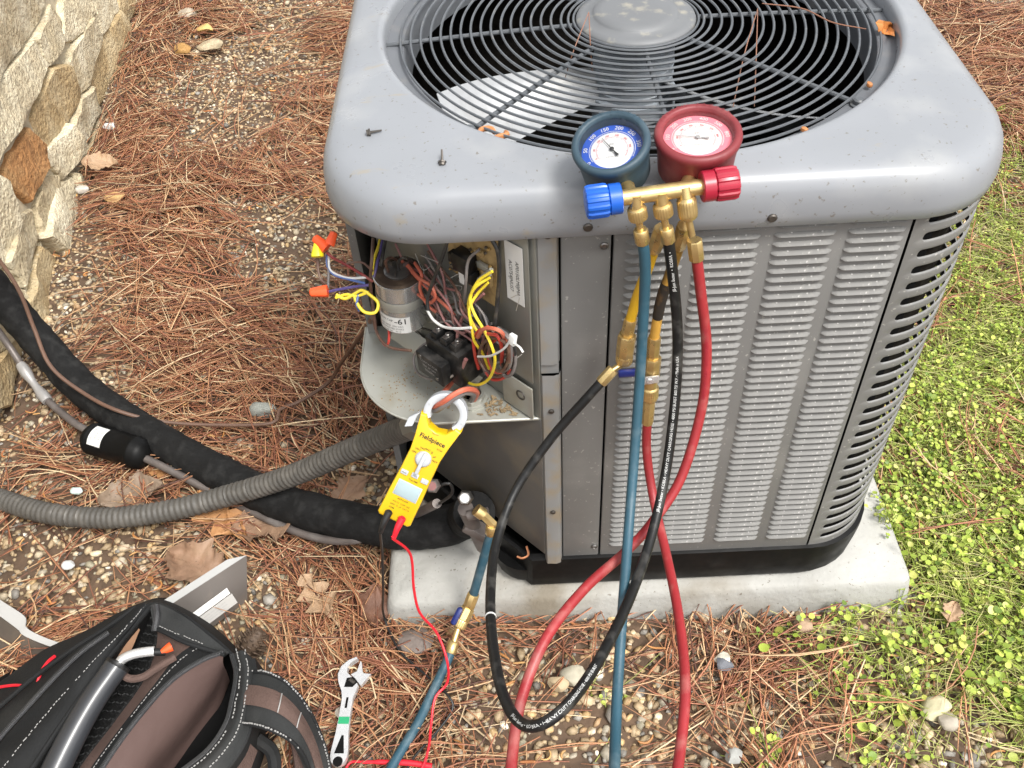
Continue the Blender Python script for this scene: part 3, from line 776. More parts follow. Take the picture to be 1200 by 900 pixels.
# ---- low clover-like weeds on the right
def leaf_material():
    mt = material('weed_leaf', (.2, .3, .05), .5, attr='tint'); N, L = mt.node_tree.nodes, mt.node_tree.links
    b = N['Principled BSDF']; tr = N.new('ShaderNodeBsdfTranslucent'); mx = N.new('ShaderNodeMixShader'); mx.inputs[0].default_value = .3
    src = b.inputs['Base Color'].links[0].from_socket; L.new(src, tr.inputs['Color'])
    out = N['Material Output']; L.new(b.outputs[0], mx.inputs[1]); L.new(tr.outputs[0], mx.inputs[2]); L.new(mx.outputs[0], out.inputs['Surface']); MAT['weed'] = mt
leaf_material()
def scatter_weeds():
    rng = np.random.default_rng(21)
    n = 32000; x = rng.uniform(.95, 2.7, n); y = rng.uniform(-.9, 3.2, n); px, py, d = np_pix(x, y)
    inn = (px > 880) & (px < 1330) & (py > -60) & (py < 1010); k = (inn | (rng.random(n) < .2)) & (rng.random(n) < clover_cover(x, y) ** 1.3)
    k &= ~((x < 1.035) & (y > -.025) & (y < .06))
    k &= ~((x < .985 + .03 * np.sin(23 * y)) & (y > -.025) & (y < 1.03))
    x, y = x[k], y[k]
    # a few sprigs in the gravel before the pad, and one cluster leaning over the pad's corner
    ex = []
    for cx, cy, q, sp in ((985, 735, 12, .035), (940, 745, 8, .03), (1062, 755, 10, .04), (1010, 770, 8, .04), (1040, 850, 26, .05), (1075, 800, 14, .05), (905, 878, 5, .02), (715, 805, 3, .02), (1042, 618, 50, .03), (1060, 565, 60, .04), (1078, 610, 55, .045), (1090, 665, 45, .045), (1092, 715, 25, .04), (1068, 525, 55, .04), (1088, 485, 50, .045), (1105, 440, 40, .05), (1120, 560, 40, .05), (1125, 640, 30, .05)):
        p = onz(cx, cy, .02)
        for _ in range(q): ex.append((p.x + rng.normal(0, sp), p.y + rng.normal(0, sp)))
    ex = np.array(ex); ex = ex[~((ex[:, 0] > 0) & (ex[:, 0] < .985) & (ex[:, 1] > -.03))]; ex = ex[~((ex[:, 0] < 1.035) & (ex[:, 0] > 0) & (ex[:, 1] > -.035) & (ex[:, 1] < .05))]
    x = np.concatenate([x, ex[:, 0]]); y = np.concatenate([y, ex[:, 1]]); m = len(x)
    # stems carry 3-5 roundish leaflets each
    vsA, fsA, cA = [], [], []; base = 0
    out = [(0, 0, 0)] + [(.5 + .5 * math.cos(a) * (1.0 if abs(a) > .3 else .9), .5 * math.sin(a), .12 * abs(math.sin(a))) for a in np.linspace(-2.75, 2.75, 9)]
    tmpl = np.array(out); tf = [(0, i, i + 1) for i in range(1, 9)]; tf = np.array(tf)
    nl = rng.integers(2, 6, m); tot = int(nl.sum()); own = np.repeat(np.arange(m), nl)
    ang = rng.uniform(0, 2 * PI, tot); hh = rng.uniform(.010, .055, m)[own] + rng.normal(0, .006, tot)
    sp = rng.uniform(.004, .022, tot); lx = x[own] + np.cos(ang) * sp; ly = y[own] + np.sin(ang) * sp; hh = hh + np.where((lx < 1.025) & (ly > -.02) & (ly < 1.02), .062, 0)
    size = rng.uniform(.0045, .0108, tot) * (1 + .6 * (rng.random(tot) < .16)) * np.where(rng.random(tot) < .3, .65, 1); far = np.clip(1.1 - (ly - .1) * .45, .42, 1.25); size *= far
    el = rng.normal(.12, .28, tot)
    R = rand_rot(tot, rng, .45)
    c, s_ = np.cos(ang), np.sin(ang); z0 = np.zeros(tot); o1 = np.ones(tot)
    Rz = np.stack([np.stack([c, -s_, z0], 1), np.stack([s_, c, z0], 1), np.stack([z0, z0, o1], 1)], 1)
    ce, se = np.cos(el), np.sin(el)
    Ry = np.stack([np.stack([ce, z0, -se], 1), np.stack([z0, o1, z0], 1), np.stack([se, z0, ce], 1)], 1)
    v = np.einsum('mij,mvj->mvi', Rz @ Ry @ R, tmpl[None] * size[:, None, None])
    v += np.stack([lx, ly, np_hgt(lx, ly) + hh + .006], 1)[:, None]
    P = np.array([(.28, .37, .05), (.41, .51, .08), (.52, .59, .12), (.17, .26, .04), (.60, .63, .19), (.48, .49, .11)])
    base_p = np.stack([x[own], y[own], np_hgt(x[own], y[own]) + .004 + np.where((x[own] < 1.025) & (y[own] > -.02) & (y[own] < 1.02), .066, 0)], 1); tip_p = v[:, 0, :]
    cc = P[rng.choice(6, tot, p=[.26, .26, .2, .12, .08, .08])] * rng.uniform(.8, 1.2, (tot, 1))
    V_ = v.reshape(-1, 3); F_ = (tf[None] + (np.arange(tot) * 10)[:, None, None]).reshape(-1, 3); C_ = np.repeat(cc, 10, 0)
    # trailing stems
    q = int(m * 2.8); si = rng.integers(0, m, q); S = 5; aa = rng.uniform(0, 2 * PI, q); LL = rng.uniform(.04, .19, q); bb = rng.normal(0, .9, q)
    pth = np.zeros((q, S, 3)); p = np.stack([x[si], y[si], np_hgt(x[si], y[si]) + rng.uniform(.006, .045, q)], 1)
    for i in range(S): pth[:, i] = p; p = p + np.stack([np.cos(aa), np.sin(aa), rng.normal(0, .12, q)], 1) * (LL / S)[:, None]; aa = aa + bb / S
    T = np.gradient(pth, axis=1); side = np.stack([-T[..., 1], T[..., 0], np.zeros_like(T[..., 0])], 2); side /= np.linalg.norm(side, axis=2, keepdims=True) + 1e-9
    r = .00085; up = np.array([0, 0, 1.0])
    SV = np.stack([pth + side * r, pth - side * r * .5 + up * r, pth - side * r * .5 - up * r], 2)
    sf = []
    for i in range(S - 1):
        for k_ in range(3):
            k2 = (k_ + 1) % 3; sf += [(i * 3 + k_, i * 3 + k2, (i + 1) * 3 + k2), (i * 3 + k_, (i + 1) * 3 + k2, (i + 1) * 3 + k_)]
    sf = np.array(sf); PT = np.stack([base_p, (base_p * .4 + tip_p * .6) + np.array([0, 0, .004]), tip_p], 1); bad = ((pth[..., 0] < 1.005) & (pth[..., 0] > 0) & (pth[..., 1] > -.03)).any(1); SV = SV[~bad]; q = len(SV)
    SF = (sf[None] + (np.arange(q) * S * 3)[:, None, None]).reshape(-1, 3) + len(V_)
    sc_ = np.array([(.40, .50, .10), (.54, .58, .17), (.58, .54, .24)])[rng.integers(0, 3, q)] * rng.uniform(.8, 1.15, (q, 1))
    # a petiole from the root of each sprig to every leaf
    e1 = np.array([.0007, 0, 0]); e2 = np.array([-.0004, .0006, 0]); e3 = np.array([-.0004, -.0006, 0])
    PV = np.stack([PT + e1, PT + e2, PT + e3], 2).reshape(-1, 3); pf = np.array([f for i in range(2) for k_ in range(3) for f in ((i * 3 + k_, i * 3 + (k_ + 1) % 3, i * 3 + 3 + (k_ + 1) % 3), (i * 3 + k_, i * 3 + 3 + (k_ + 1) % 3, i * 3 + 3 + k_))])
    PF = (pf[None] + (np.arange(tot) * 9)[:, None, None]).reshape(-1, 3) + len(V_) + q * S * 3
    o = mass_mesh('clover_weeds', np.concatenate([V_, SV.reshape(-1, 3), PV]), np.concatenate([F_, SF, PF]), np.concatenate([C_, np.repeat(sc_, S * 3, 0), np.repeat(cc * .9 + .02, 9, 0)]), MAT['weed'])
    set_props(o, 'bright green clover-like weeds spreading on the right of the unit', 'weeds', kind='stuff')
scatter_weeds()
# ================================================================== rough stone wall on the left
WX = -1.07
def wx(y): return -1.055 - .11 * (y - 1.25)
def on_wall(px, py, d):
    r = ray(px, py); c0 = -1.055 + .11 * 1.25 + d
    return CAM + r * ((c0 - CAM.x - .11 * CAM.y) / (r.x + .11 * r.y))
wall = thing('stone_wall', (WX, 1.2, 0), 'rough tan stone wall at the left edge of the gravel bed', 'wall')
M_('mortar', (.40, .345, .245), .9, var=.3, vscale=30, bump=.7, bscale=50)
stone_mats = []
for i, (c_, d_) in enumerate([((.46, .385, .25), (.66, .60, .45)), ((.53, .455, .31), (.70, .64, .48)), ((.40, .325, .20), (.58, .50, .34)), ((.48, .43, .31), (.30, .24, .15)), ((.32, .155, .055), (.46, .29, .13)), ((.38, .275, .14), (.52, .43, .27))]):
    stone_mats.append(M_('wall_stone_%d' % i, c_, .85, var=.32, vscale=42, bump=1.0, bscale=80, bdist=.012, speck=tuple(q * .55 for q in c_), dirt=d_, dirt_amt=.75, dscale=9, detail=10, dlo=.46))
def poly_stone(yz, dep, mi, seed, x0=None):
    """a rough quarried block: outline in the wall plane (y, z), split face with facets and broken edges"""
    r = random.Random(seed); n = len(yz); cy = sum(p[0] for p in yz) / n; cz = sum(p[1] for p in yz) / n
    pts = []
    for i in range(n):
        a = yz[i]; b = yz[(i + 1) % n]
        for k in range(4):
            t = k / 4; pts.append((lerp(a[0], b[0], t) + r.gauss(0, .0022), lerp(a[1], b[1], t) + r.gauss(0, .0022)))
    x0 = None
    ta, tb = r.gauss(0, .10), r.gauss(0, .10)
    fa, fb, fc = r.uniform(0, 6), r.uniform(20, 34), r.uniform(18, 30)
    def top(y, z, s): return wx(y) + dep * s + max(-.015, min(.015, (y - cy) * ta + (z - cz) * tb)) * s + .004 * s * math.sin(fb * y + fa) * math.cos(fc * z + fa) + .002 * s * math.sin(2.3 * fb * z - fa + 40 * y)
    rings = []
    for s, k in ((None, 1.0), (.45, .985), (.85, .955), (1.0, .91), (1.0, .7), (1.0, .45), (1.0, .2)):
        ring = []
        for y, z in pts:
            yy, zz = cy + (y - cy) * k, cz + (z - cz) * k
            xx = wx(yy) - .03 if s is None else top(yy, zz, s) + (r.gauss(0, .0018) if k > .8 else 0)
            ring.append(V(xx, yy, zz))
        rings.append(ring)
    mb = MB(); mb.rings(rings, cap1=True); o = mb.build('stone', stone_mats[mi], wall, angle=32); recalc(o)
S_ = 3.75
traced = [
    (0, [(-260, -160), (190, -120), (215, 20), (140, 165), (60, 245), (-60, 400)], .035),
    (1, [(150, 185), (205, 292), (100, 528), (-30, 720), (-260, 700), (-50, 420)], .045),
    (0, [(237, 22), (275, 78), (285, 182), (212, 284), (158, 178)], .03),
    (1, [(282, -60), (395, -60), (402, 62), (332, 172), (292, 186), (278, 60)], .035),
    (0, [(400, 76), (440, 180), (392, 378), (347, 420), (302, 280), (334, 192)], .04),
    (5, [(218, 302), (290, 292), (345, 432), (292, 548), (218, 655), (152, 520)], .03),
    (5, [(520, 55), (556, 110), (532, 312), (440, 482), (404, 366), (446, 172)], .03),
    (0, [(402, 386), (448, 490), (368, 634), (322, 556), (352, 440)], .045),
    (1, [(300, 548), (364, 648), (296, 786), (214, 680)], .05),
    (4, [(130, 562), (190, 640), (200, 740), (130, 880), (18, 782), (58, 680)], .035),
    (2, [(452, 500), (472, 590), (440, 722), (402, 800), (376, 680)], .03),
    (0, [(330, 762), (400, 822), (398, 850), (362, 850), (345, 820)], .05),
    (1, [(408, -50), (520, -60), (520, 45), (444, 150), (410, 60)], .03),
    (5, [(530, -60), (600, -60), (585, 80), (560, 105), (528, 45)], .03),
    (1, [(-160, 690), (5, 800), (80, 980), (30, 1150), (-60, 1230), (-300, 1000)], .045),
    (0, [(78, 962), (150, 922), (180, 1040), (82, 1250), (22, 1152)], .04),
    (2, [(192, 782), (258, 772), (264, 822), (190, 1022), (152, 912)], .02),
    (1, [(332, 786), (366, 862), (350, 992), (292, 1120), (204, 1042), (262, 832)], .055),
    (5, [(202, 1092), (268, 1150), (232, 1350), (160, 1430), (104, 1330), (160, 1160)], .06),
    (1, [(90, 1265), (150, 1150), (195, 1070), (165, 1130), (100, 1310)], .03),
    (2, [(-60, 1240), (78, 1270), (98, 1335), (70, 1480), (-40, 1600), (-200, 1500)], .03),
    (5, [(70, 1500), (150, 1440), (90, 1600), (20, 1780), (-80, 1800), (-40, 1620)], .04),
]
for i, (mi, pts, dep_) in enumerate(traced):
    yz = []; dep_ = .020 + (dep_ - .02) * .45
    for x_, y_ in pts:
        p = on_wall(x_ / S_, y_ / S_, dep_ * .8); yz.append((p.y, max(-.04, p.z)))
    cy = sum(a for a, b in yz) / len(yz); cz = sum(b for a, b in yz) / len(yz)
    yz = [(cy + (a - cy) * 1.09, cz + (b - cz) * 1.09) for a, b in yz]
    ar = sum(yz[k][0] * yz[(k + 1) % len(yz)][1] - yz[(k + 1) % len(yz)][0] * yz[k][1] for k in range(len(yz)))
    if ar < 0: yz.reverse()
    poly_stone(yz, dep_, mi, 100 + i)
# the mortar bed behind and the courses of the wall outside the traced patch
mb = MB(); g = []
for i in range(41):
    g.append([V(wx(y) + .004 + .004 * math.sin(31 * y + 23 * z) * math.cos(17 * y), y, z) for y in [-.9 + .05 * k for k in range(96)] for z in [-.05 + i * .03]])
mb.grid(g); mb.build('mortar_bed', MAT['mortar'], wall)
rw = random.Random(77)
def in_patch(y, z):
    u, v = pix((wx(y), y, z)); return u > -55 and -25 < v < 475 and u < 135 - v * .1
z = -.03
while z < 1.1:
    h = rw.uniform(.09, .16); y = -.85
    while y < 3.75:
        w = rw.uniform(.12, .30); a = .008
        q = [(y + a, z + a + rw.uniform(0, .01)), (y + w - a, z + a + rw.uniform(-.005, .012)), (y + w - a + rw.uniform(-.012, .0), z + h - a), (y + a + rw.uniform(0, .012), z + h - a + rw.uniform(-.012, .0))]
        if not any(in_patch(u, v) for u, v in q + [(y + w / 2, z + h / 2)]):
            poly_stone(q, rw.uniform(.012, .03), rw.choice([0, 1, 2, 3, 5, 0, 1]), rw.randrange(10 ** 6))
        y += w
    z += h
# ================================================================== inside the control corner (parts of the condenser)
def wire(pts, r, mat, name='wire', parent=None, seg=44):
    mb = MB(); mb.tube(pts, r, 7, seg); return mb.build(name, MAT[mat], parent or unit)
# run capacitor
cb, ct = W(474, 374, .046), W(467, 322, .046)
cb = V(cb.x, cb.y, min(cb.z, ct.z - .08)); ax = V(ct.x - cb.x, ct.y - cb.y, ct.z - cb.z)
Hc = ax.length; Mc = axis_frame(cb, ax, (0, 1, 0))
RC = .0365
mb = MB(); mb.lathe(Mc, [(RC - .004, 0), (RC, .004), (RC, Hc - .002), (RC + .0018, Hc), (RC + .0018, Hc + .004), (RC - .002, Hc + .005)], 36); cap = mb.build('capacitor', MAT['cap_metal'], unit)
mb = MB(); mb.lathe(Mc, [(RC + .0005, Hc + .0045), (RC - .003, Hc + .0075), (.01, Hc + .0080)], 30); mb.build('capacitor_top', MAT['cap_top'], cap)
mb = MB()
for k in range(3):
    a = k * 2.1 + .4; p = Mc @ V(.014 * math.cos(a), .014 * math.sin(a), Hc + .004); mb.box(frame(p + V(0, 0, .007), (math.cos(a), math.sin(a), 0), (0, 0, 1)), .010, .016, .0012)
mb.lathe(Mc @ T_(0, 0, Hc + .004), [(.021, 0), (.021, .006), (.017, .008)], 20)
mb.build('terminal', MAT['screw'], cap)
mb = MB(); mb.lathe(Mc, [(RC + .0008, Hc * .52), (RC + .0012, Hc * .53), (RC + .0012, Hc * .70), (RC + .0008, Hc * .71)], 36, False, False); mb.build('strap', MAT['galv'], cap)
# its label, wrapped on the can
yax = Mc.inverted().to_3x3() @ (CAM - cb); a_c = math.atan2(yax.y, yax.x)
def on_can(s, z, d=.0006): a = a_c + s / RC; return Mc @ V((RC + d) * math.cos(a), (RC + d) * math.sin(a), z)
mb = MB(); mb.grid([[on_can(-.044 + .052 * i / 14, zz) for i in range(15)] for zz in (.006, .038)]); lab = mb.build('label', MAT['paper'], cap)
t = MB(); put_text(t, '-61', .0155, lambda x, y: on_can(-.006 + x, .030 + y, .001), bold=.012)
put_text(t, 'RUN CAP.', .0055, lambda x, y: on_can(-.029 + x, .031 + y, .001))
for k, s in enumerate(('45/5 MFD  370 VAC', 'PROTECTED P1052', '50/60 Hz   70 C')): put_text(t, s, .0046, lambda x, y, k=k: on_can(-.022 + x, .020 - k * .0055 + y, .001))
t.build('print', MAT['black_print'], lab, smooth=False)
# contactor
Oc = W(537, 412, .042)
Mk = frame(Oc, ALONG, V(0, 0, 1))
mb = MB(); mb.box(Mk, .072, .066, .062, .003); k0 = mb.build('contactor', MAT['bakelite'], unit)
mb = MB(); mb.box(Mk @ T_(-.012, -.008, .040), .056, .042, .018, .002); mb.build('coil_cover', MAT['bakelite'], k0)
for dx in (-.02, .0, .02):
    mb = MB(); mb.box(Mk @ T_(dx, .037, .012), .013, .014, .03, .002); mb.build('terminal_block', MAT['bakelite'], k0)
    mb = MB(); mb.box(Mk @ T_(dx, .0445, .016), .009, .002, .016, .0006); mb.lathe(Mk @ T_(dx, .0455, .016) @ Matrix.Rotation(-PI / 2, 4, 'X'), [(.0038, 0), (.0038, .003), (.0028, .004)], 8); mb.build('terminal_screw', MAT['screw'], k0)
for dx, dz in ((-.030, .008), (.004, -.018)):
    mb = MB(); mb.lathe(Mk @ T_(dx, dz, .049), [(.003, 0), (.003, .001), (.002, .0015)], 10); mb.build('rivet', MAT['screw'], k0)
t = MB()
for k, s in enumerate(('CONTACTOR', '30A 2P 24V', '50/60Hz')): put_text(t, s, .006, lambda x, y, k=k: Mk @ V(-.012 + x, .002 - k * .008 + y, .0495))
t.build('print', MAT['grey_print'], k0, smooth=False)
# circuit board on the slanted panel
P4 = [W(524, 270, .012), W(583, 270, .012), W(581, 360, .012), W(566, 350, .012), W(546, 330, .012), W(527, 314, .012)]
mb = MB(); n = len(P4); mb.add(P4 + [p - NRM * .002 for p in P4], [tuple(range(n)), tuple(range(2 * n - 1, n - 1, -1))] + [(i, n + i, n + (i + 1) % n, (i + 1) % n) for i in range(n)]); bd = mb.build('circuit_board', MAT['board'], unit, smooth=False); recalc(bd)
for px_, py_, sx, sy, sz, mk in ((544, 306, .030, .030, .02, 'bakelite'), (550, 322, .026, .018, .016, 'bakelite'), (531, 300, .010, .016, .012, 'bakelite'), (562, 296, .014, .008, .008, 'board'), (566, 312, .02, .010, .006, 'galv'), (533, 312, .012, .008, .01, 'screw'), (571, 326, .018, .022, .006, 'board')):
    mb = MB(); mb.box(frame(W(px_, py_, .013 + sz / 2), ALONG, V(0, 0, 1)), sx, sy, sz, .0012); mb.build('board_component', MAT[mk], bd)
mb = MB(); mb.box(frame(W(541, 326, .031), ALONG, V(0, 0, 1)), .010, .02, .0006); mb.build('board_label', MAT['paper'], bd)
rb = random.Random(4)
for k in range(26):
    mb = MB(); p = W(rb.uniform(526, 580), rb.uniform(288, 330), .0135); mb.lathe(frame(p, ALONG, V(0, 0, 1)), [(.0024, 0), (.0020, .003)], 7); mb.build('solder_pin', MAT['screw'] if k % 2 else MAT['brass'], bd)
for k in range(5):
    a, b = W(567 + k * 2.2, 330 - k * 5 + 6, .028), W(553 + k * 2, 345 - k * 5 + 3, .03)
    mb = MB(); mb.cyl(a, b, .0032, n=8); mb.build('spade_connector', MAT['wire_mauve'] if k < 3 else MAT['galv'], bd)

def wp(l, off): return [W(p[0], p[1], p[2] if len(p) > 2 else off) for p in l]
wires = [
    ('wire_yellow', .0027, [(577, 318, .03), (560, 330, .04), (551, 350, .05), (556, 368, .055), (566, 385, .06), (576, 405, .065), (580, 425, .065), (572, 445, .06), (556, 451, .06), (540, 442, .055), (533, 430, .05)]),
    ('wire_yellow', .0026, [(574, 325, .03), (556, 338, .045), (549, 356, .05), (552, 375, .05), (560, 390, .05)]),
    ('wire_yellow', .0026, [(572, 331, .03), (559, 345, .04), (550, 362, .055), (553, 385, .06), (556, 400, .06), (566, 415, .05), (573, 432, .045)]),
    ('wire_grey', .0026, [(562, 292, .03), (549, 305, .04), (546, 330, .05), (544, 352, .045), (538, 368, .04), (534, 395, .045), (537, 420, .055), (533, 432, .055)]),
    ('wire_grey', .0028, [(505, 352, .03), (520, 368, .035), (535, 378, .035), (550, 388, .035), (562, 402, .035)]),
    ('wire_grey', .0028, [(498, 345, .03), (515, 372, .04), (538, 385, .04), (560, 390, .04)]),
    ('wire_mauve', .0028, [(567, 344, .03), (551, 358, .04), (541, 374, .045), (536, 392, .05), (536, 415, .06)]),
    ('wire_salmon', .0030, [(470, 305, .03), (482, 318, .035), (498, 335, .04), (513, 350, .045), (526, 362, .045), (533, 370, .045)]),
    ('wire_salmon', .0030, [(478, 310, .03), (490, 325, .045), (505, 335, .05), (510, 348, .05), (503, 355, .05), (490, 345, .045)]),
    ('wire_salmon', .0030, [(486, 308, .03), (494, 322, .04), (492, 338, .045), (500, 356, .045), (511, 366, .04)]),
    ('wire_red', .0030, [(572, 383, .05), (561, 388, .055), (555, 398, .055), (557, 418, .05), (561, 432, .045)]),
    ('wire_salmon', .0036, [(560, 395, .06), (566, 386, .065), (578, 385, .065), (588, 390, .06), (592, 400, .05)]),
    ('wire_red', .0032, [(571, 391, .06), (583, 394, .06), (588, 408, .055), (588, 425, .045), (591, 436, .04)]),
    ('wire_black', .0030, [(590, 388, .04), (600, 398, .04), (602, 420, .04), (598, 440, .04), (590, 430, .045), (586, 410, .045)]),
    ('wire_grey', .0030, [(583, 384, .045), (597, 396, .045), (604, 418, .045), (601, 436, .05), (592, 441, .05), (586, 428, .045)]),
    ('wire_grey', .0030, [(576, 386, .05), (594, 394, .055), (599, 412, .055), (597, 430, .055), (588, 436, .05)]),
    ('wire_black', .0034, [(558, 400, .03), (570, 398, .035), (578, 412, .03), (575, 432, .03), (566, 446, .035), (560, 452, .04)]),
    ('wire_black', .0032, [(524, 284, .035), (517, 305, .045), (508, 328, .05), (501, 350, .06), (502, 366, .065)]),
    ('wire_white', .0026, [(501, 364, .065), (508, 375, .07), (520, 383, .07), (535, 385, .07), (552, 384, .065)]),
    ('wire_black', .0036, [(576, 280, .02), (583, 295, .02), (585, 320, .02), (583, 350, .02), (580, 380, .03)]),
    ('wire_white', .0020, [(560, 418, .07), (575, 417, .075), (590, 409, .075), (597, 400, .07)]),
    ('wire_grey', .0026, [(512, 396, .04), (495, 405, .06), (485, 418, .07), (488, 435, .08), (500, 443, .085), (520, 444, .08), (533, 438, .07), (536, 425, .06)]),
    ('wire_brown', .0028, [(436, 360, .06), (440, 385, .08), (448, 400, .09), (460, 408, .09), (482, 411, .08)]),
    ('wire_red', .0026, [(455, 380, .07), (456, 396, .08), (453, 405, .085), (446, 398, .085)]),
    ('wire_brown', .0030, [(437, 280, .05), (436, 300, .08), (434, 330, .09), (437, 360, .09), (440, 385, .09)]),
    ('wire_yellow', .0026, [(446, 278, .03), (443, 290, .05), (438, 305, .075), (436, 322, .085)]),
    ('wire_purple', .0026, [(449, 278, .03), (446, 292, .05), (442, 308, .07), (438, 325, .085)]),
    ('wire_black', .0034, [(452, 278, .03), (449, 295, .05), (446, 312, .065)]),
    ('wire_brown', .0026, [(470, 310, .02), (460, 302, .05), (452, 306, .07), (455, 318, .06)]),
    ('wire_black', .0026, [(468, 318, .046), (466, 308, .05), (474, 302, .05), (484, 308, .03)]),
    ('wire_grey', .0022, [(553, 352, .03), (566, 368, .03), (572, 385, .035)]),
    ('wire_black', .0024, [(556, 358, .025), (570, 372, .025), (576, 392, .03)]),
    ('wire_mauve', .0040, [(546, 421, .062), (541, 432, .066), (538, 442, .066)]),
]
for mk, r, l in wires: wire(wp(l, .04), r * .82, mk)
rwz = random.Random(31)
for k in range(16):                                        # the loose tangle of the harness
    a = (rwz.uniform(470, 520), rwz.uniform(300, 350)); b = (rwz.uniform(555, 600), rwz.uniform(385, 440))
    l = [(lerp(a[0], b[0], u) + rwz.gauss(0, 9), lerp(a[1], b[1], u) + rwz.gauss(0, 8), .02 + .035 * math.sin(PI * u) * rwz.uniform(.3, 1)) for u in (0, .2, .4, .6, .8, 1)]
    wire(wp(l, .03), .0019, rwz.choice(['wire_grey', 'wire_brown', 'wire_mauve', 'wire_black', 'wire_grey', 'wire_grey']))
for k in range(12):                                        # coiled slack held by the tie
    cx, cy_ = 582 + rwz.uniform(-6, 6), 415 + rwz.uniform(-6, 6); rx, ry = rwz.uniform(10, 19), rwz.uniform(18, 30); ph = rwz.uniform(0, 6); o_ = rwz.uniform(.025, .06)
    wire(wp([(cx + rx * math.cos(ph + u), cy_ + ry * math.sin(ph + u), o_) for u in (0, .9, 1.8, 2.7, 3.6, 4.5)], .03), .0023, rwz.choice(['wire_grey', 'wire_black', 'wire_brown', 'wire_mauve', 'wire_red', 'wire_black']))
M_('cobweb', (.42, .40, .36), .9)
for k in range(16):
    a = (rwz.uniform(490, 600), rwz.uniform(310, 430)); wire(wp([(a[0], a[1], .015), (a[0] + rwz.uniform(-16, 16), a[1] + rwz.uniform(-12, 12), .03), (a[0] + rwz.uniform(-26, 26), a[1] + rwz.uniform(-18, 18), .02)], .02), .0005, 'cobweb', 'cobweb_strand', seg=10)
# cable tie head and tail
mb = MB(); mb.box(frame(W(601, 398, .074), ALONG, V(.3, 0, 1)), .010, .016, .006, .001); mb.tube([W(602, 402, .076), W(609, 407, .08), (W(613, 413, .082))], .0016, 5, 8); mb.build('cable_tie', MAT['white_print'], unit)
# loose thermostat splice: wires hanging out at the left, with twist-on connectors
sp0 = W(437, 325, .09)
dSP = depth(sp0)
def lw(l): return [at(px_, py_, d) for px_, py_, d in l]
for mk, r, l in (
    ('wire_darkred', .0022, [(437, 330, dSP), (425, 322, dSP), (405, 310, dSP), (390, 302, dSP - .01), (383, 296, dSP - .01)]),
    ('wire_brown', .0018, [(437, 318, dSP), (425, 308, dSP), (412, 308, dSP), (400, 312, dSP)]),
    ('wire_white', .0020, [(385, 300, dSP), (386, 315, dSP), (395, 322, dSP), (410, 326, dSP), (430, 325, dSP)]),
    ('wire_blue', .0020, [(383, 298, dSP), (384, 312, dSP), (392, 322, dSP), (412, 328, dSP), (428, 332, dSP)]),
    ('wire_purple', .0022, [(384, 342, dSP), (398, 339, dSP), (415, 336, dSP), (432, 334, dSP)]),
    ('wire_yellow', .0024, [(394, 345, dSP), (404, 350, dSP), (416, 344, dSP), (424, 340, dSP), (434, 346, dSP), (443, 355, dSP), (440, 366, dSP), (428, 366, dSP), (420, 358, dSP), (414, 345, dSP)]),
    ('wire_yellow', .0022, [(393, 349, dSP), (406, 345, dSP), (418, 347, dSP), (432, 342, dSP)]),
    ('wire_grey', .0020, [(384, 304, dSP), (385, 322, dSP), (384, 338, dSP)]),
    ('wire_brown', .0022, [(372, 302, dSP), (373, 318, dSP), (378, 330, dSP), (392, 338, dSP + .01), (415, 345, dSP + .02)]),
    ('wire_blue', .0022, [(420, 345, dSP), (418, 356, dSP), (421, 364, dSP + .01)])): wire(lw(l), r, mk, 'thermostat_wire')
for k, (a, b, mk, r0, r1) in enumerate((((383, 291), (368, 278), 'nut_orange', .0085, .0062), ((386, 287), (392, 272), 'nut_orange', .0075, .0055), ((384, 341), (363, 343), 'nut_orange', .0085, .0062), ((372, 301), (371, 284), 'nut_yellow', .0085, .0042))):
    A_, B_ = at(*a, dSP - .012), at(*b, dSP - .012); Mn = axis_frame(A_, B_ - A_); L_ = (B_ - A_).length
    mb = MB(); mb.lathe(Mn, [(r0, 0), (r0, L_ * .2), (lerp(r0, r1, .6), L_ * .6), (r1, L_ * .92), (r1 * .6, L_)], 18, fn=lambda r, z, i: r * (1.0 + .05 * (i % 3 == 0))); mb.build('wire_connector', MAT[mk], unit, angle=25)
# conduit fitting in the shelf, with the red and black supply wires through the meter's jaw
fc = onz(553, 468, SHELF_Z)
mb = MB(); mb.lathe(T_(fc.x, fc.y, SHELF_Z), [(.026, -.02), (.026, .004), (.024, .0045), (.022, .005), (.022, .013), (.020, .015), (.0165, .015), (.016, .004)], 8, cap1=False); mb.lathe(T_(fc.x, fc.y, SHELF_Z), [(.0205, .004), (.0205, .017), (.016, .017), (.0155, .0)], 28, cap0=False, cap1=False); mb.build('conduit_locknut', MAT['galv'], unit)
mb = MB(); mb.lathe(T_(fc.x, fc.y, SHELF_Z), [(.0158, .003), (.001, .003)], 20); mb.build('conduit_bore', MAT['inner_dark'], unit)
dz = depth(fc)
JD = 1.372
wire([at(554, 472, dz), at(559, 460, JD + .02), at(548, 456, JD - .02), at(534, 461, JD - .03), at(521, 470, JD - .022), at(511, 476, JD), at(508, 476, JD + .02), at(514, 466, JD + .05), at(524, 455, JD + .07), at(534, 440, JD + .09)], .0042, 'wire_salmon', 'supply_wire')
wire([at(551, 472, dz), at(555, 463, JD + .02), at(545, 460, JD - .015), at(532, 467, JD - .022), at(520, 476, JD - .015), at(511, 481, JD + .005), at(506, 478, JD + .03), at(512, 466, JD + .06)], .0042, 'wire_grey', 'supply_wire')
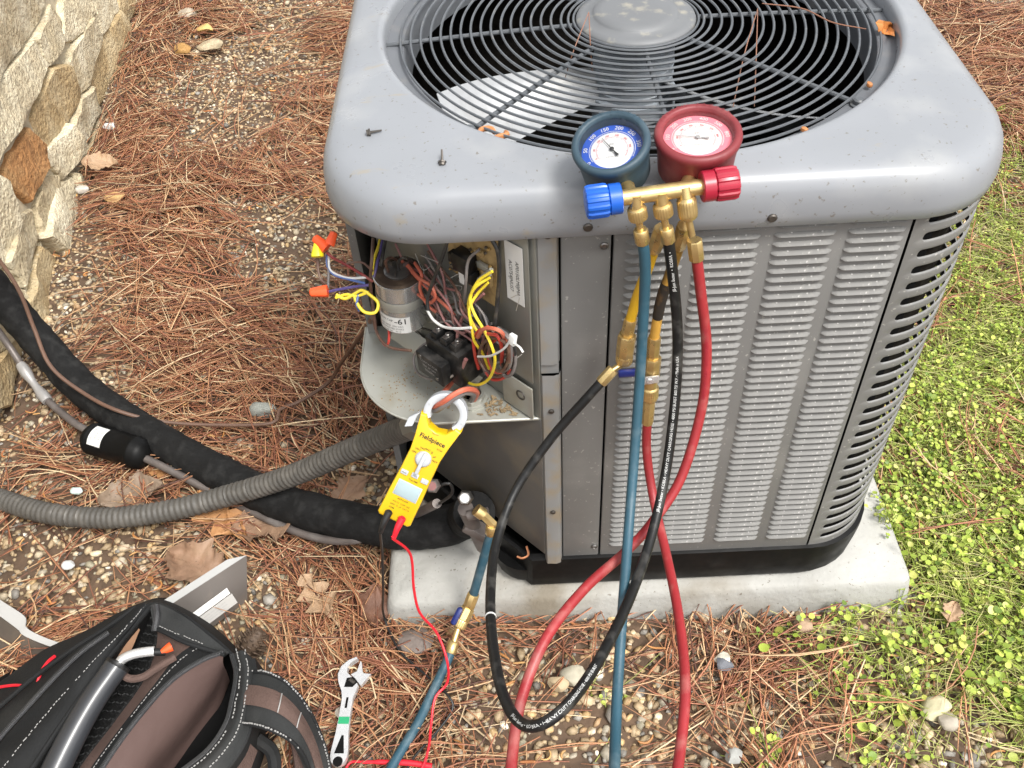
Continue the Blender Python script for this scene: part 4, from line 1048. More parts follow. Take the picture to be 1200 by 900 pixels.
# leaf litter and nest dust on the shelf
rngL = random.Random(8)
M_('litter', (.22, .16, .09), .9, var=.4, vscale=90)
mb = MB()
for k in range(150):
    a = rngL.uniform(0, 1); px_ = rngL.gauss(590, 22); py_ = rngL.gauss(474, 9)
    p = onz(px_, py_, SHELF_Z + .001)
    if p.y < .004 or p.x + p.y > CH - .015: continue
    mb.box(frame(p + V(0, 0, .0015), (rngL.gauss(0, 1), rngL.gauss(0, 1), .1), (rngL.gauss(0, 1), rngL.gauss(0, 1), rngL.gauss(0, .4))), rngL.uniform(.002, .010), rngL.uniform(.0012, .004), .0012)
lit = mb.build('leaf_litter', MAT['litter'], smooth=False); set_props(lit, 'brown leaf litter and dirt on the control box shelf', 'litter', kind='stuff')
mb = MB()
for k in range(110):
    px_ = rngL.gauss(478, 22); py_ = rngL.gauss(455, 16); p = onz(px_, py_, SHELF_Z + .0004)
    if p.x + p.y > CH - .02 or p.x < .05 or (p.x - .171) ** 2 + (p.y - .133) ** 2 > .128 ** 2 and p.y < .13 and p.x < .17: continue
    mb.lathe(T_(p.x, p.y, SHELF_Z), [(rngL.uniform(.0006, .0018), 0), (.0004, .0012)], 5)
cr = mb.build('dirt_crumbs', MAT['litter'], smooth=False); set_props(cr, 'dark dirt crumbs speckled over the bare metal shelf', 'dirt', kind='stuff')

# ---- service valves under the shelf
def valve(px_, py_, y, up, r, mat, name):
    p = ony(px_, py_, y); mb = MB(); mb.cyl(p - V(0, 0, 0) - Vector(up) * .03, p, r * .75, n=12); v = mb.build(name, MAT['black_plastic'], unit)
    mb = MB(); mb.lathe(axis_frame(p, up), [(r, 0), (r, .010), (r * .8, .013), (r * .78, .0135)], 6); mb.build('valve_cap', MAT[mat], v)
    mb = MB(); mb.lathe(axis_frame(p + Vector(up).normalized() * .013, up), [(r * .62, 0), (r * .55, .001)], 18); mb.build('cap_face', MAT['paper'] if mat == 'screw' else MAT['wire_mauve'], v)
valve(546, 583, -.01, V(-.1, -.65, .75), .0135, 'screw', 'service_valve')
valve(508, 569, .02, V(-.1, -.65, .75), .013, 'copper_dull', 'service_valve')
mb = MB(); q0 = ony(545, 592, .01); mb.cyl(q0 - V(0, .0, .01), ony(566, 640, .05), .014, n=12); mb.cyl(ony(548, 604, .0), ony(572, 600, .0), .009, n=10); mb.box(frame(ony(562, 622, .02), (1, -.3, -.6), (0, 1, 0)), .06, .03, .018, .003); mb.build('valve_body', MAT['copper_dull'], unit)
mb = MB(); mb.cyl(ony(566, 603, -.012), ony(578, 615, -.02), .0085, n=6); mb.cyl(ony(558, 597, -.008), ony(566, 603, -.012), .011, n=18); mb.build('service_port', MAT['brass'], unit)
mb = MB(); mb.tube([ony(505, 575, .03), ony(525, 566, .03), ony(530, 578, .03), ony(515, 590, .04)], .003, 6, 16); mb.build('cap_tether', MAT['lead_black'], unit)
mb = MB(); mb.tube([ony(617, 640, .01), ony(619, 650, .0), ony(612, 654, -.004), ony(606, 652, 0)], .0022, 6, 16); mb.build('copper_capillary', MAT['copper'], unit)

# ---- loose screws and bits lying on the cover and grille
def loose_screw(px_, py_, z, d, label):
    p = onz(px_, py_, z); d = Vector(d).normalized(); t = thing('loose_screw', p, label, 'screw', 'loose screws on the cover')
    mb = MB(); mb.cyl(p, p + d * .015, .0018, .0012, 8); mb.build('shank', MAT['screw_dark'], t)
    mb = MB(); mb.lathe(axis_frame(p - d * .005, d), [(.0042, 0), (.0042, .0028), (.0054, .0032), (.0054, .005)], 8); mb.build('head', MAT['screw_dark'], t)
loose_screw(434, 155, 1.006, (1, .15, .05), 'loose dark screw lying flat near the cover\'s left edge')
loose_screw(518, 189, 1.006, (.02, .7, .55), 'loose dark screw standing on the cover nearer the blue gauge')
def curl(name, pts, r, mat, label, cat):
    mb = MB(); mb.tube(pts, r, 7, 24, rfun=lambda t: r * (.55 + .45 * math.sin(PI * min(1, max(0, t))) ** .5)); o = mb.build(name, MAT[mat], loc=pts[0]); set_props(o, label, cat); return o
M_('stuck_needle', (.22, .10, .06), .6)
M_('catkin', (.42, .17, .06), .6, var=.2, vscale=80)
M_('dry_leaf_orange', (.50, .19, .05), .6, var=.25, vscale=50)
curl('catkin', [onz(x_, y_, .989) for x_, y_ in ((561, 155), (566, 151), (575, 151), (580, 156))], .004, 'catkin', 'curled orange catkin on the dark fan ring, the left one', 'catkin')
curl('catkin', [onz(x_, y_, .989) for x_, y_ in ((577, 163), (585, 160), (594, 158), (592, 154))], .004, 'catkin', 'orange catkin on the fan ring just right of the curled one', 'catkin')
curl('seed', [onz(x_, y_, .989) for x_, y_ in ((1016, 97), (1021, 101))], .004, 'catkin', 'small tan seed on the fan ring at the right', 'seed')
curl('seed', [onz(x_, y_, .989) for x_, y_ in ((939, 150), (946, 154))], .004, 'catkin', 'small tan seed on the fan ring beside the red gauge', 'seed')
curl('pine_needle', [onz(x_, y_, .99) for x_, y_ in ((925, 168), (950, 158), (975, 147), (990, 139))], .0016, 'catkin', 'single rust pine needle lying along the fan ring', 'pine needle')
for a, b, c_, lab_ in (((690, 14), (672, 60), (662, 92), 'reddish pine needle stuck upright through the left of the grille'), ((690, 14), (692, 55), (694, 85), 'second reddish needle hanging from the same tip at the left of the grille'), ((888, 10), (872, 65), (858, 130), 'pine needle stuck through the grille at the right of the hub'), ((888, 12), (886, 70), (884, 125), 'thin straight needle beside the one right of the hub')):
    pts = [onz(a[0], a[1], 1.03), onz(b[0], b[1], .995), onz(c_[0], c_[1], .95)]
    curl('pine_needle', pts, .0008, 'stuck_needle', lab_, 'pine needle')
curl('twig', [onz(x_, y_, 1.0) for x_, y_ in ((893, 4), (940, 10), (975, 26), (1015, 34))], .0011, 'stuck_needle', 'thin brown twig lying across the grille towards the orange leaf', 'twig')
mb = MB(); rl = random.Random(2)
g = [[onz(1028 + 7 * i + rl.uniform(-2, 2), 22 + 5 * j + 2 * i + rl.uniform(-1, 1), .992 + .010 * math.sin(1.4 * i + j)) for j in range(4)] for i in range(4)]
mb.grid(g, .0006); o = mb.build('leaf_scrap', MAT['dry_leaf_orange'], loc=g[0][0]); set_props(o, 'crumpled orange leaf scrap on the right end of the fan ring', 'leaf')
# ================================================================== gauge manifold resting on the front of the cover
A_ = at(728, 232, 1.047); B_ = at(822, 219, 1.047)
BD = (B_ - A_).normalized(); UPV = V(0, 0, 1)
man = thing('manifold_gauge_set', (A_ + B_) / 2 - V(0, 0, .02), 'brass manifold with blue and red gauges leaning on the front of the cover', 'gauge manifold')
mb = MB(); mb.cyl(A_ - BD * .004, B_ + BD * .004, .0092, n=20, bev=.0015); mb.build('manifold_bar', MAT['brass'], man)
def knob(P, D, mat):
    """hand wheel with a smooth collar and deep ribs; P where it meets the bar, D pointing outwards"""
    M = axis_frame(P, D); mb = MB(); NK = 72
    def f(r, z, i):
        if z < .0145 or r < .012: return r
        u = (i % 6) / 6; return r * (1.0 if u in (1 / 6, 2 / 6, 3 / 6) else .925)
    mb.lathe(M, [(.009, 0), (.0165, .0), (.0175, .001), (.0175, .0135), (.0165, .0145), (.0185, .0155), (.0192, .019), (.0192, .036), (.0180, .0395), (.0150, .0408), (.004, .0408)], NK, fn=f)
    return mb.build('hand_wheel', mat, man, angle=24)
knob(A_, -BD, MAT['knob_blue']); knob(B_, BD, MAT['knob_red'])
def gauge(px_, py_, d, lean, side, rr, boot, side_mat, ring_mat, dial_off, needle, texts, name):
    c = at(px_, py_, d); view = (CAM - c).normalized(); up = (-DOWN + RIGHT * side); up = (up - view * up.dot(view)).normalized()
    n = (view * math.cos(lean) + up * math.sin(lean)).normalized()
    M = axis_frame(c, n); ix = M.inverted().to_3x3() @ RIGHT; a0 = math.atan2(ix.y, ix.x); M = M @ Matrix.Rotation(a0, 4, 'Z')      # local X to the picture's right
    k = rr / .047
    mb = MB(); mb.lathe(M, [(.0365 * k, dial_off), (.0372 * k, -.006), (.0385 * k, -.0015), (.0400 * k, 0), (.0440 * k, 0), (.0465 * k, -.0025), (.0472 * k, -.006), (.0462 * k, -.011), (.0440 * k, -.016), (.0425 * k, -.030), (.0410 * k, -.054), (.036 * k, -.060)], 64, cap0=False)
    b = mb.build(name, boot, man, angle=60)
    t = MB()
    for i, ch in enumerate('YELLOW JACKET'):
        if ch == ' ': continue
        a = math.radians(152 - i * 9.6); r_ = .0424 * k
        O = V(r_ * math.cos(a), r_ * math.sin(a), .0004)
        put_text(t, ch, .0072, lambda x, y, O=O, a=a: M @ (O + V(math.sin(a) * x + math.cos(a) * y, -math.cos(a) * x + math.sin(a) * y, 0)))
    t.build('raised_lettering', side_mat, b, smooth=False)
    z = dial_off + .001
    mb = MB(); mb.lathe(M, [(.0372 * k, z), (.0005, z + .00001)], 48, cap0=False, cap1=False); dl = mb.build('dial', MAT['white_print'], b)
    def band(r0, r1, mat, dz, a0=0, a1=360, nm='dial_band'):
        mb = MB(); q = max(2, int((a1 - a0) / 6)); mb.grid([[M @ V(r * math.cos(math.radians(a0 + (a1 - a0) * i / q)), r * math.sin(math.radians(a0 + (a1 - a0) * i / q)), z + dz) for i in range(q + 1)] for r in (r1 * k, r0 * k)]); mb.build(nm, mat, dl, smooth=False)
    band(.0262, .0366, MAT[ring_mat], .0003); band(.0272, .0278, MAT['white_print'], .0005, -30, 210)
    tk = MB(); tr = MB()
    for i in range(61):
        a = math.radians(215 - i * 250 / 60); l = .0018 if i % 5 else .0034
        for (r0, r1, m_) in ((.0250, .0250 + l * .0 + .0014, tk), (.0183 - (.0 if i % 5 else .0012), .0195, tr)):
            e = V(-math.sin(a), math.cos(a), 0) * .00022; p0 = V(math.cos(a), math.sin(a), 0)
            m_.add([M @ (p0 * r0 * k - e + V(0, 0, z + .0006)), M @ (p0 * r1 * k - e + V(0, 0, z + .0006)), M @ (p0 * r1 * k + e + V(0, 0, z + .0006)), M @ (p0 * r0 * k + e + V(0, 0, z + .0006))], [(0, 3, 2, 1)])
    tk.build('tick_marks', MAT[ring_mat], dl, smooth=False); tr.build('inner_ticks', MAT['pink_print'], dl, smooth=False)
    tw = MB(); tp = MB()
    for s, ang in texts:
        a = math.radians(ang)
        for m_, r_, sz in ((tw, .0318, .0068), (tp, .0215, .0034)):
            O = V(r_ * k * math.cos(a), r_ * k * math.sin(a), z + .0007); put_text(m_, s, sz, lambda x, y, O=O, a=a: M @ (O + V(math.sin(a) * x + math.cos(a) * y, -math.cos(a) * x + math.sin(a) * y, 0)), bold=.01)
    tw.build('dial_numbers', MAT['white_print'], dl, smooth=False); tp.build('inner_numbers', MAT['red_print'], dl, smooth=False)
    tb = MB(); put_text(tb, 'psi', .005, lambda x, y: M @ V(x, .009 * k + y, z + .0007)); put_text(tb, 'R-410A R-22', .003, lambda x, y: M @ V(x, -.010 * k + y, z + .0007)); tb.build('dial_print', MAT['grey_print'], dl, smooth=False)
    a = math.radians(needle[0]); dr = V(math.cos(a), math.sin(a), 0); pe = V(-math.sin(a), math.cos(a), 0); L_ = needle[1] * k
    nd = MB(); zz = z + .0022
    pl = [dr * -.012 * k - pe * .0017, dr * -.012 * k + pe * .0017, dr * -.004 + pe * .0006, dr * L_ + pe * .0002, dr * L_ - pe * .0002, dr * -.004 - pe * .0006]
    nd.prism(M, [(p.x, p.y) for p in pl], zz, zz + .0005); nd.lathe(M @ T_(0, 0, zz), [(.0026, 0), (.0026, .001), (.0016, .0016)], 14); nd.build('needle', MAT[needle[2]], b, smooth=False)
    mb = MB(); mb.lathe(M, [(.0380 * k, -.0045), (.030 * k, -.0038), (.015 * k, -.0032), (.0005, -.0030)], 48, cap0=False, cap1=False); mb.build('lens', MAT['lens'], b)
    return c, n
T1 = [('0', 208), ('50', 172), ('100', 136), ('150', 104), ('200', 72), ('250', 40), ('350', 6)]
gb, nb = gauge(715, 165, 1.058, math.radians(40), -.22, .0455, MAT['boot_blue'], MAT['boot_blue'], 'blue_print', -.0175, (122, .021, 'black_print'), T1, 'blue_gauge')
T2 = [('0', 208), ('100', 172), ('200', 136), ('300', 104), ('400', 72), ('500', 40), ('800', 6)]
gr, nr = gauge(818.5, 153, 1.062, math.radians(50), .10, .0500, MAT['boot_red'], MAT['boot_red'], 'pink_print', -.0125, (168, .024, 'grey_print'), T2, 'red_gauge')
for (px_, py_), (c_, n_) in (((741, 231), (gb, nb)), ((803, 222), (gr, nr))):
    p = at(px_, py_, 1.047); q = c_ - n_ * .05 + (p - c_).normalized() * .01
    q = p.lerp(c_ - n_ * .052, .45)
    mb = MB(); mb.cyl(p, q, .0085, n=14); mb.lathe(axis_frame(q, q - p), [(.0105, -.004), (.0105, .006)], 6); mb.build('gauge_stem', MAT['brass'], man)

def knurl_nut(mb, a, b, r, n=48):
    a = Vector(a); b = Vector(b); h = (b - a).length; M = axis_frame(a, b - a)
    mb.lathe(M, [(r * .72, 0), (r * .95, h * .08), (r, h * .16), (r, h * .3), (r, h * .45), (r, h * .6), (r, h * .75), (r * .93, h * .9), (r * .7, h)], n, fn=lambda rr, z, i: rr * (1.0 if i % 2 else .955))
def hexa(mb, a, b, r): a = Vector(a); b = Vector(b); mb.lathe(axis_frame(a, b - a), [(r * .9, 0), (r, (b - a).length * .06), (r, (b - a).length * .94), (r * .9, (b - a).length)], 8)
HR = .0068
def ypts(l): return [ony(*p) for p in l]
def hose(name, pts, mat, label, r=HR, seg=110, n=14):
    path = smooth_path(pts, seg); t = thing(name, path[0], label, 'hose'); mb = MB(); mb.tube(path, r, n, raw=True); mb.build('hose_tube', MAT[mat], t); return t, path
def ferrule(t, path, head, r=HR, L=.016, nut=.017, name='crimp_fitting'):
    """brass crimp on the first bit of a hose and a knurled nut up to head"""
    p = path[0]; d = (path[2] - path[0]).normalized(); mb = MB(); hexa(mb, p - d * .004, p + d * L, r * 1.28); mb.build('crimp_ferrule', MAT['brass'], t)
    head = Vector(head); a = p - d * .004; e = (head - a); l = e.length; e = e.normalized()
    mb = MB(); mb.cyl(a, head, r * .62, n=12); mb.build('hose_stem', MAT['brass'], t)
    mb = MB(); knurl_nut(mb, head - e * nut * .9, head + e * nut * .12, .0112); mb.build('knurled_nut', MAT['brass'], t)
def hose_text(t, path, s, s0, size, flip, mat='white_print'):
    """print along a hose on the side that faces the front; s0: arc distance of the text centre"""
    L = [0]
    for a, b in zip(path, path[1:]): L.append(L[-1] + (b - a).length)
    def fn(x, y):
        q = s0 + (-x if flip else x); q = min(max(q, 0), L[-1] - 1e-6); i = max(k for k in range(len(L) - 1) if L[k] <= q); u = (q - L[i]) / (L[i + 1] - L[i]); p = path[i].lerp(path[i + 1], u)
        d = (path[min(i + 2, len(path) - 1)] - path[max(i - 1, 0)]).normalized()
        if flip: d = -d
        out = (CAM - p); out = (out - d * out.dot(d)).normalized(); side = out.cross(d)
        a = y / HR; return p + (out * math.cos(a) + side * math.sin(a)) * (HR + .0004)
    mb = MB(); put_text(mb, s, size, fn); mb.build('hose_print', MAT[mat], t, smooth=False)
# ports on the bar
def port(px_, py_, q): 
    p = at(px_, py_, 1.043); mb = MB(); mb.cyl(p, q, .0078, n=14); mb.build('port', MAT['brass'], man)
hb = ypts([(751, 272, -.090), (756, 310, -.092), (754, 370, -.098), (748, 470, -.130), (739, 590, -.21), (730, 710, -.34), (723, 820, -.45), (720, 900, -.54), (716, 990, -.64), (705, 1120, -.76)])
t, p = hose('blue_hose', hb, 'hose_blue', 'long blue charging hose hanging straight down from the manifold'); h_ = at(746, 244, 1.052); ferrule(t, p, h_); port(745, 228, h_)
hk = ypts([(781, 270, -.089), (787, 310, -.093), (794, 390, -.103), (791, 470, -.128), (779, 560, -.18), (760, 640, -.26), (732, 715, -.36), (692, 790, -.46), (652, 838, -.52), (615, 850, -.52), (590, 815, -.47), (577, 750, -.38), (575, 690, -.29), (582, 635, -.21), (604, 575, -.14), (645, 515, -.095), (690, 464, -.075), (712, 440, -.062)])
t, p = hose('black_hose', hk, 'hose_black', 'black charging hose looping from the manifold down and back up', seg=190); h_ = at(776, 240, 1.052); ferrule(t, p, h_); port(775, 225, h_)
Lk = sum((b - a).length for a, b in zip(p, p[1:]))
hose_text(t, p, 'JB-Just Better  \u2022  KOBRA  \u2022', .055, .0052, True)
hose_text(t, p, 'JB-Just Better \u2022 KOBRA \u2022 HEAVY DUTY CHARGING HOSE \u2022 4000 PSI BURST 800 PSI W.P. \u2022 Made in USA', .30, .0052, True)
hose_text(t, p, 'JB-Just Better \u2022 KOBRA \u2022 HEAVY DUTY CHARGING HOSE \u2022 4000 PSI BURST', .76, .0048, True)
mb = MB(); kk = int(len(p) * .70); d_ = (p[kk + 1] - p[kk - 1]).normalized(); mb.lathe(axis_frame(p[kk], d_), [(HR + .0005, -.0012), (HR + .0008, 0), (HR + .0005, .0012)], 16); mb.build('white_band', MAT['white_print'], t)
e = p[-1]; d_ = (p[-1] - p[-3]).normalized(); mb = MB(); hexa(mb, e - d_ * .014, e + d_ * .012, HR * 1.25); mb.build('crimp_ferrule', MAT['brass'], t)
end_black = e + d_ * .010
hr_ = ypts([(815, 291, -.072), (821, 340, -.080), (828, 410, -.095), (822, 480, -.12), (798, 560, -.165), (766, 610, -.205), (735, 645, -.25), (685, 690, -.31), (640, 748, -.38), (611, 820, -.45), (600, 890, -.52), (594, 980, -.61), (588, 1090, -.72)])
t, p = hose('red_hose', hr_, 'hose_red', 'long red charging hose crossing behind the black one to the lower left', seg=150); h_ = at(806, 238, 1.052); mb = MB(); d_ = (p[2] - p[0]).normalized(); hexa(mb, p[0] - d_ * .012, p[0] + d_ * .016, .0095); mb.build('crimp_ferrule', MAT['brass'], t)
mb = MB(); knurl_nut(mb, at(804, 231, 1.048), at(807, 257, 1.062), .0112); mb.cyl(at(807, 257, 1.062), at(811, 276, 1.075), .0042, n=10); mb.build('knurled_nut', MAT['brass'], t); port(802, 219, at(804, 232, 1.048))
hose_text(t, p, '800 PSI W.P. \u2022 HEAVY DUTY CHARGING HOSE', .17, .0055, True, 'knob_red')
# yellow whips behind: port, whip, check valve, then the black hose; and the scorched whip with a ball valve to a second red hose
t, p = hose('yellow_hose', ypts([(768, 288, -.055), (757, 320, -.05), (746, 350, -.048), (738, 378, -.048)]), 'hose_yellow', 'short yellow hose behind the blue one, ending in a brass check fitting', seg=40)
mb = MB(); hexa(mb, at(775, 268, 1.09), p[2], .0092); mb.build('crimp_ferrule', MAT['brass'], t)
a, b, c_ = p[-1], ony(735, 392, -.048), ony(731, 425, -.05)
mb = MB(); hexa(mb, p[-3], b, .0088); mb.build('crimp_ferrule', MAT['brass'], t)
mb = MB(); hexa(mb, b, b.lerp(c_, .72), .0125); knurl_nut(mb, b.lerp(c_, .68), c_, .0118); mb.cyl(c_, end_black, .0045, n=10); mb.build('check_fitting', MAT['brass'], t)
t, p = hose('scorched_hose', ypts([(798, 282, -.055), (786, 318, -.052), (774, 355, -.05), (766, 400, -.05)]), 'hose_scorched', 'short tan hose with a scorched black patch behind the black hose', seg=40)
M_('scorch', (.02, .014, .009), .8, var=.4, vscale=60, dirt=(.16, .08, .02), dirt_amt=.7, dscale=70, dlo=.55); mb = MB(); mb.tube(p[15:31], HR + .0004, 14, raw=True, rfun=lambda u: HR + .0005 - .0009 * (2 * u - 1) ** 8); mb.build('scorch_mark', MAT['scorch'], t)
mb = MB(); hexa(mb, at(802, 264, 1.085), p[2], .0092); mb.build('crimp_ferrule', MAT['brass'], t)
a, b, c_, e = p[-1], ony(765, 418, -.05), ony(762, 452, -.05), ony(760, 484, -.052)
mb = MB(); hexa(mb, p[-3], b, .0092); mb.build('crimp_ferrule', MAT['brass'], t)
mb = MB(); hexa(mb, b, b.lerp(c_, .7), .0122); mb.cyl(b.lerp(c_, .6), c_, .010, n=16); knurl_nut(mb, c_, c_.lerp(e, .5), .0125); mb.build('ball_valve', MAT['brass'], t)
vc = b.lerp(c_, .55) + V(-.004, -.0135, 0); mb = MB(); mb.box(frame(vc, (1, 0, .1), (0, 0, 1)), .026, .014, .003, .001); mb.lathe(axis_frame(vc, (0, -1, 0)), [(.0045, 0), (.0045, .004)], 6); mb.build('valve_lever', MAT['steel'], t)
mb = MB(); mb.box(frame(ony(737, 437, -.066), (1, 0, .05), (0, 0, 1)), .03, .0125, .007, .003); mb.build('lever_grip', MAT['valve_blue'], t)
t2, p = hose('red_hose', ypts([(759, 482, -.054), (758, 530, -.07), (766, 585, -.11), (781, 650, -.20), (795, 720, -.31), (803, 800, -.42), (797, 880, -.51), (783, 960, -.60), (765, 1060, -.70)]), 'hose_red', 'second red hose from the brass ball valve, curving to the bottom right', seg=110)
mb = MB(); hexa(mb, c_.lerp(e, .45), p[3], .0092); mb.build('crimp_ferrule', MAT['brass'], t2)
# blue hose from the service port to the ground
pb = [ony(577, 620, -.022), ony(571, 640, -.03), ony(563, 668, -.04), ony(554, 700, -.052)]
t, p = hose('blue_hose', pb, 'hose_blue', 'short blue hose from the service port down to a brass valve with blue handle', seg=50, r=.0085)
mb = MB(); hexa(mb, p[0] + V(0, 0, .012), p[3], .0105); mb.build('crimp_ferrule', MAT['brass'], t)
q1, q2, q3, q4 = p[-1], onz(549, 712, p[-1].z - .018), onz(537, 736, .098), onz(532, 752, .088)
mb = MB(); hexa(mb, p[-4], q2, .0115); mb.build('crimp_ferrule', MAT['brass'], t)
mb = MB(); hexa(mb, q2, q2.lerp(q3, .6), .0135); knurl_nut(mb, q2.lerp(q3, .55), q3, .0125); mb.cyl(q3, q4, .006, n=10); mb.build('ball_valve', MAT['brass'], t)
mb = MB(); vc = onz(536, 722, .115); mb.box(frame(vc, (q2 - q3).normalized(), (0, 0, 1)), .036, .016, .013, .006); mb.build('lever_grip', MAT['valve_blue'], t)
pl = [q4, onz(526, 770, .078), onz(517, 790, .07), onz(505, 815, .065), onz(488, 850, .062), onz(464, 890, .06), onz(440, 935, .06), onz(420, 1000, .05)]
t, p = hose('blue_hose', pl, 'hose_blue', 'lower blue hose lying on the needles from the brass valve to the bottom edge', seg=70, r=.0085)
mb = MB(); hexa(mb, q4, p[4], .0105); mb.build('crimp_ferrule', MAT['brass'], t)

# ================================================================== yellow clamp meter hanging from the supply wires
Jc = at(522.5, 484, 1.375); Bt = at(462, 607, 1.43)
VY = (Jc - Bt).normalized(); vw = (CAM - Bt).normalized(); VX = VY.cross(vw).normalized(); VZ = VX.cross(VY)
VX = (RIGHT + DOWN * .30); VX = (VX - VY * VX.dot(VY)).normalized(); VZ = VX.cross(VY)
LJ = (Jc - Bt).length
met = thing('clamp_meter', Bt, 'yellow clamp meter hanging by its grey jaw from the supply wires', 'clamp meter')
MM = frame(Bt, VX, VY)
if (MM.to_3x3() @ V(0, 0, 1)).dot(CAM - Bt) < 0: MM = MM @ Matrix.Rotation(PI, 4, 'Y')
w0, w1, w2 = .0275, .0245, .031
yb = LJ - .012
dcy = LJ * .60
outl = [(-w0 + .004, 0), (w0 - .004, 0), (w0, .004), (w0 - .001, .05), (w1 + .0005, .085), (w1, yb * .68), (w1 + .003, yb * .82), (w2, yb * .93), (w2 + .002, yb), (.024, yb + .002), (.014, yb - .013), (0, yb - .017), (-.014, yb - .013), (-.024, yb + .002), (-w2 - .002, yb), (-w2, yb * .93), (-w1 - .003, yb * .82), (-w1, yb * .68), (-w1 - .0005, .085), (-w0 + .001, .05), (-w0, .004)]
mb = MB(); ins = lambda k, s: [(x * s, (y - yb / 2) * s + yb / 2) for x, y in outl]
rg = []
for z_, s in ((-.012, .94), (-.009, 1.0), (.008, 1.0), (.0115, .975), (.0125, .95)): rg.append([MM @ V(x, y, z_) for x, y in ins(0, s)])
mb.rings(rg, cap0=True, cap1=True); body = mb.build('meter_body', MAT['meter_yellow'], met, angle=35)
# jaw ring
mb = MB(); rings_ = []
for i in range(41):
    a = math.radians(-118 + 356 * i / 40 + 0); a = math.radians(218) - math.radians(256) * i / 40
    c_, s_ = math.cos(a), math.sin(a); ro, ri = .0325, .0215
    rings_.append([MM @ V(ri * c_, LJ + ri * s_, -.007), MM @ V(ro * c_, LJ + ro * s_, -.007), MM @ V(ro * c_, LJ + ro * s_, .0075), MM @ V((ro - .002) * c_, LJ + (ro - .002) * s_, .009), MM @ V((ri + .002) * c_, LJ + (ri + .002) * s_, .009), MM @ V(ri * c_, LJ + ri * s_, .0075)])
mb.rings(rings_, cap0=True, cap1=True); jaw = mb.build('clamp_jaw', MAT['meter_grey'], met); recalc(jaw)
mb = MB(); mb.prism(MM, [(-.036, yb - .010), (-.034, yb - .002), (-.046, yb - .018), (-.046, yb - .034), (-.036, yb - .028)][::-1], -.005, .004); mb.build('jaw_trigger', MAT['meter_grey'], met, smooth=False)
t = MB(); put_text(t, 'MAX 600V', .0034, lambda x, y: MM @ V(-.0275 + x * .2, LJ + .004 + y, .0096)); put_text(t, 'CAT III', .0034, lambda x, y: MM @ V(.0275 + x * .3, LJ - .002 + y, .0096)); t.build('print', MAT['grey_print'], jaw, smooth=False)
F = .0132
t = MB(); put_text(t, 'Fieldpiece', .0102, lambda x, y: MM @ V(.0 + x, LJ * .775 + y, F), bold=.018); put_text(t, 'SC260', .0034, lambda x, y: MM @ V(.016 + x, LJ * .725 + y, F)); put_text(t, 'INRUSH', .003, lambda x, y: MM @ V(x, LJ * .83 + y, F))
t.build('brand_print', MAT['black_print'], body, smooth=False)
dcy = LJ * .60; t = MB()
for k, s in enumerate(('OFF', 'VDC', 'VAC', 'AAC', '\u03a9', '\u00b5F', 'NCV')):
    a = math.radians(165 - 25 * k); put_text(t, s, .0042, lambda x, y, a=a: MM @ V(.0175 * math.cos(a) + x, dcy + .0165 * math.sin(a) + y, F), bold=.01)
t.build('dial_print', MAT['black_print'], body, smooth=False); t = MB()
put_text(t, 'True RMS', .0036, lambda x, y: MM @ V(.001 + x, LJ * .395 + y, F), bold=.01)
t.build('mode_print', MAT['black_print'], body, smooth=False); t = MB()
put_text(t, 'AUTO-OFF', .0036, lambda x, y: MM @ V(x, LJ * .205 + y, F), bold=.01)
for k, s in enumerate(('VOLTS  COM  HZ', '600V  \u03a9  \u00b5F  CAT III')): put_text(t, s, .0036, lambda x, y, k=k: MM @ V(x, LJ * .17 - k * .0055 + y, F))
put_text(t, 'COM', .0036, lambda x, y: MM @ V(-.011 + x, LJ * .11 + y, F), bold=.01)
t.build('socket_print', MAT['black_print'], body, smooth=False)
mb = MB(); mb.lathe(MM @ T_(0, dcy, .0125), [(.0125, 0), (.0125, .0015), (.0105, .005), (.009, .0058)], 28); sel = mb.build('selector_dial', MAT['meter_grey'], met)
mb = MB(); mb.box(MM @ T_(0, dcy - .006, .0185) , .006, .036, .007, .002); mb.build('selector_pointer', MAT['meter_grey'], sel)
for dx in (-.0165, 0, .0165):
    mb = MB(); mb.box(MM @ T_(dx, LJ * .445 - abs(dx) * .12, .0135), .0115, .008, .003, .0013); bt = mb.build('button', MAT['meter_grey'], met)
    t = MB(); put_text(t, {-.0165: 'Hold', 0: 'MAX', .0165: '\u2022'}[dx], .0034, lambda x, y, dx=dx: MM @ V(dx + x, LJ * .445 - abs(dx) * .12 + y, .0155)); t.build('print', MAT['black_print'], bt, smooth=False)
mb = MB(); mb.box(MM @ T_(0, LJ * .295, .0115), .039, .027, .003, .0008); mb.build('screen_bezel', MAT['meter_grey'], met)
mb = MB(); mb.box(MM @ T_(0, LJ * .295, .0125), .036, .024, .003, .0005); mb.build('screen', MAT['lcd'], met)
for dx, mk in ((-.011, 'lead_black'), (.011, 'lead_red')):
    mb = MB(); mb.lathe(MM @ T_(dx, .010, .011), [(.006, 0), (.006, .003), (.0035, .003), (.0033, .001)], 18); mb.build('input_jack', MAT[mk], met)
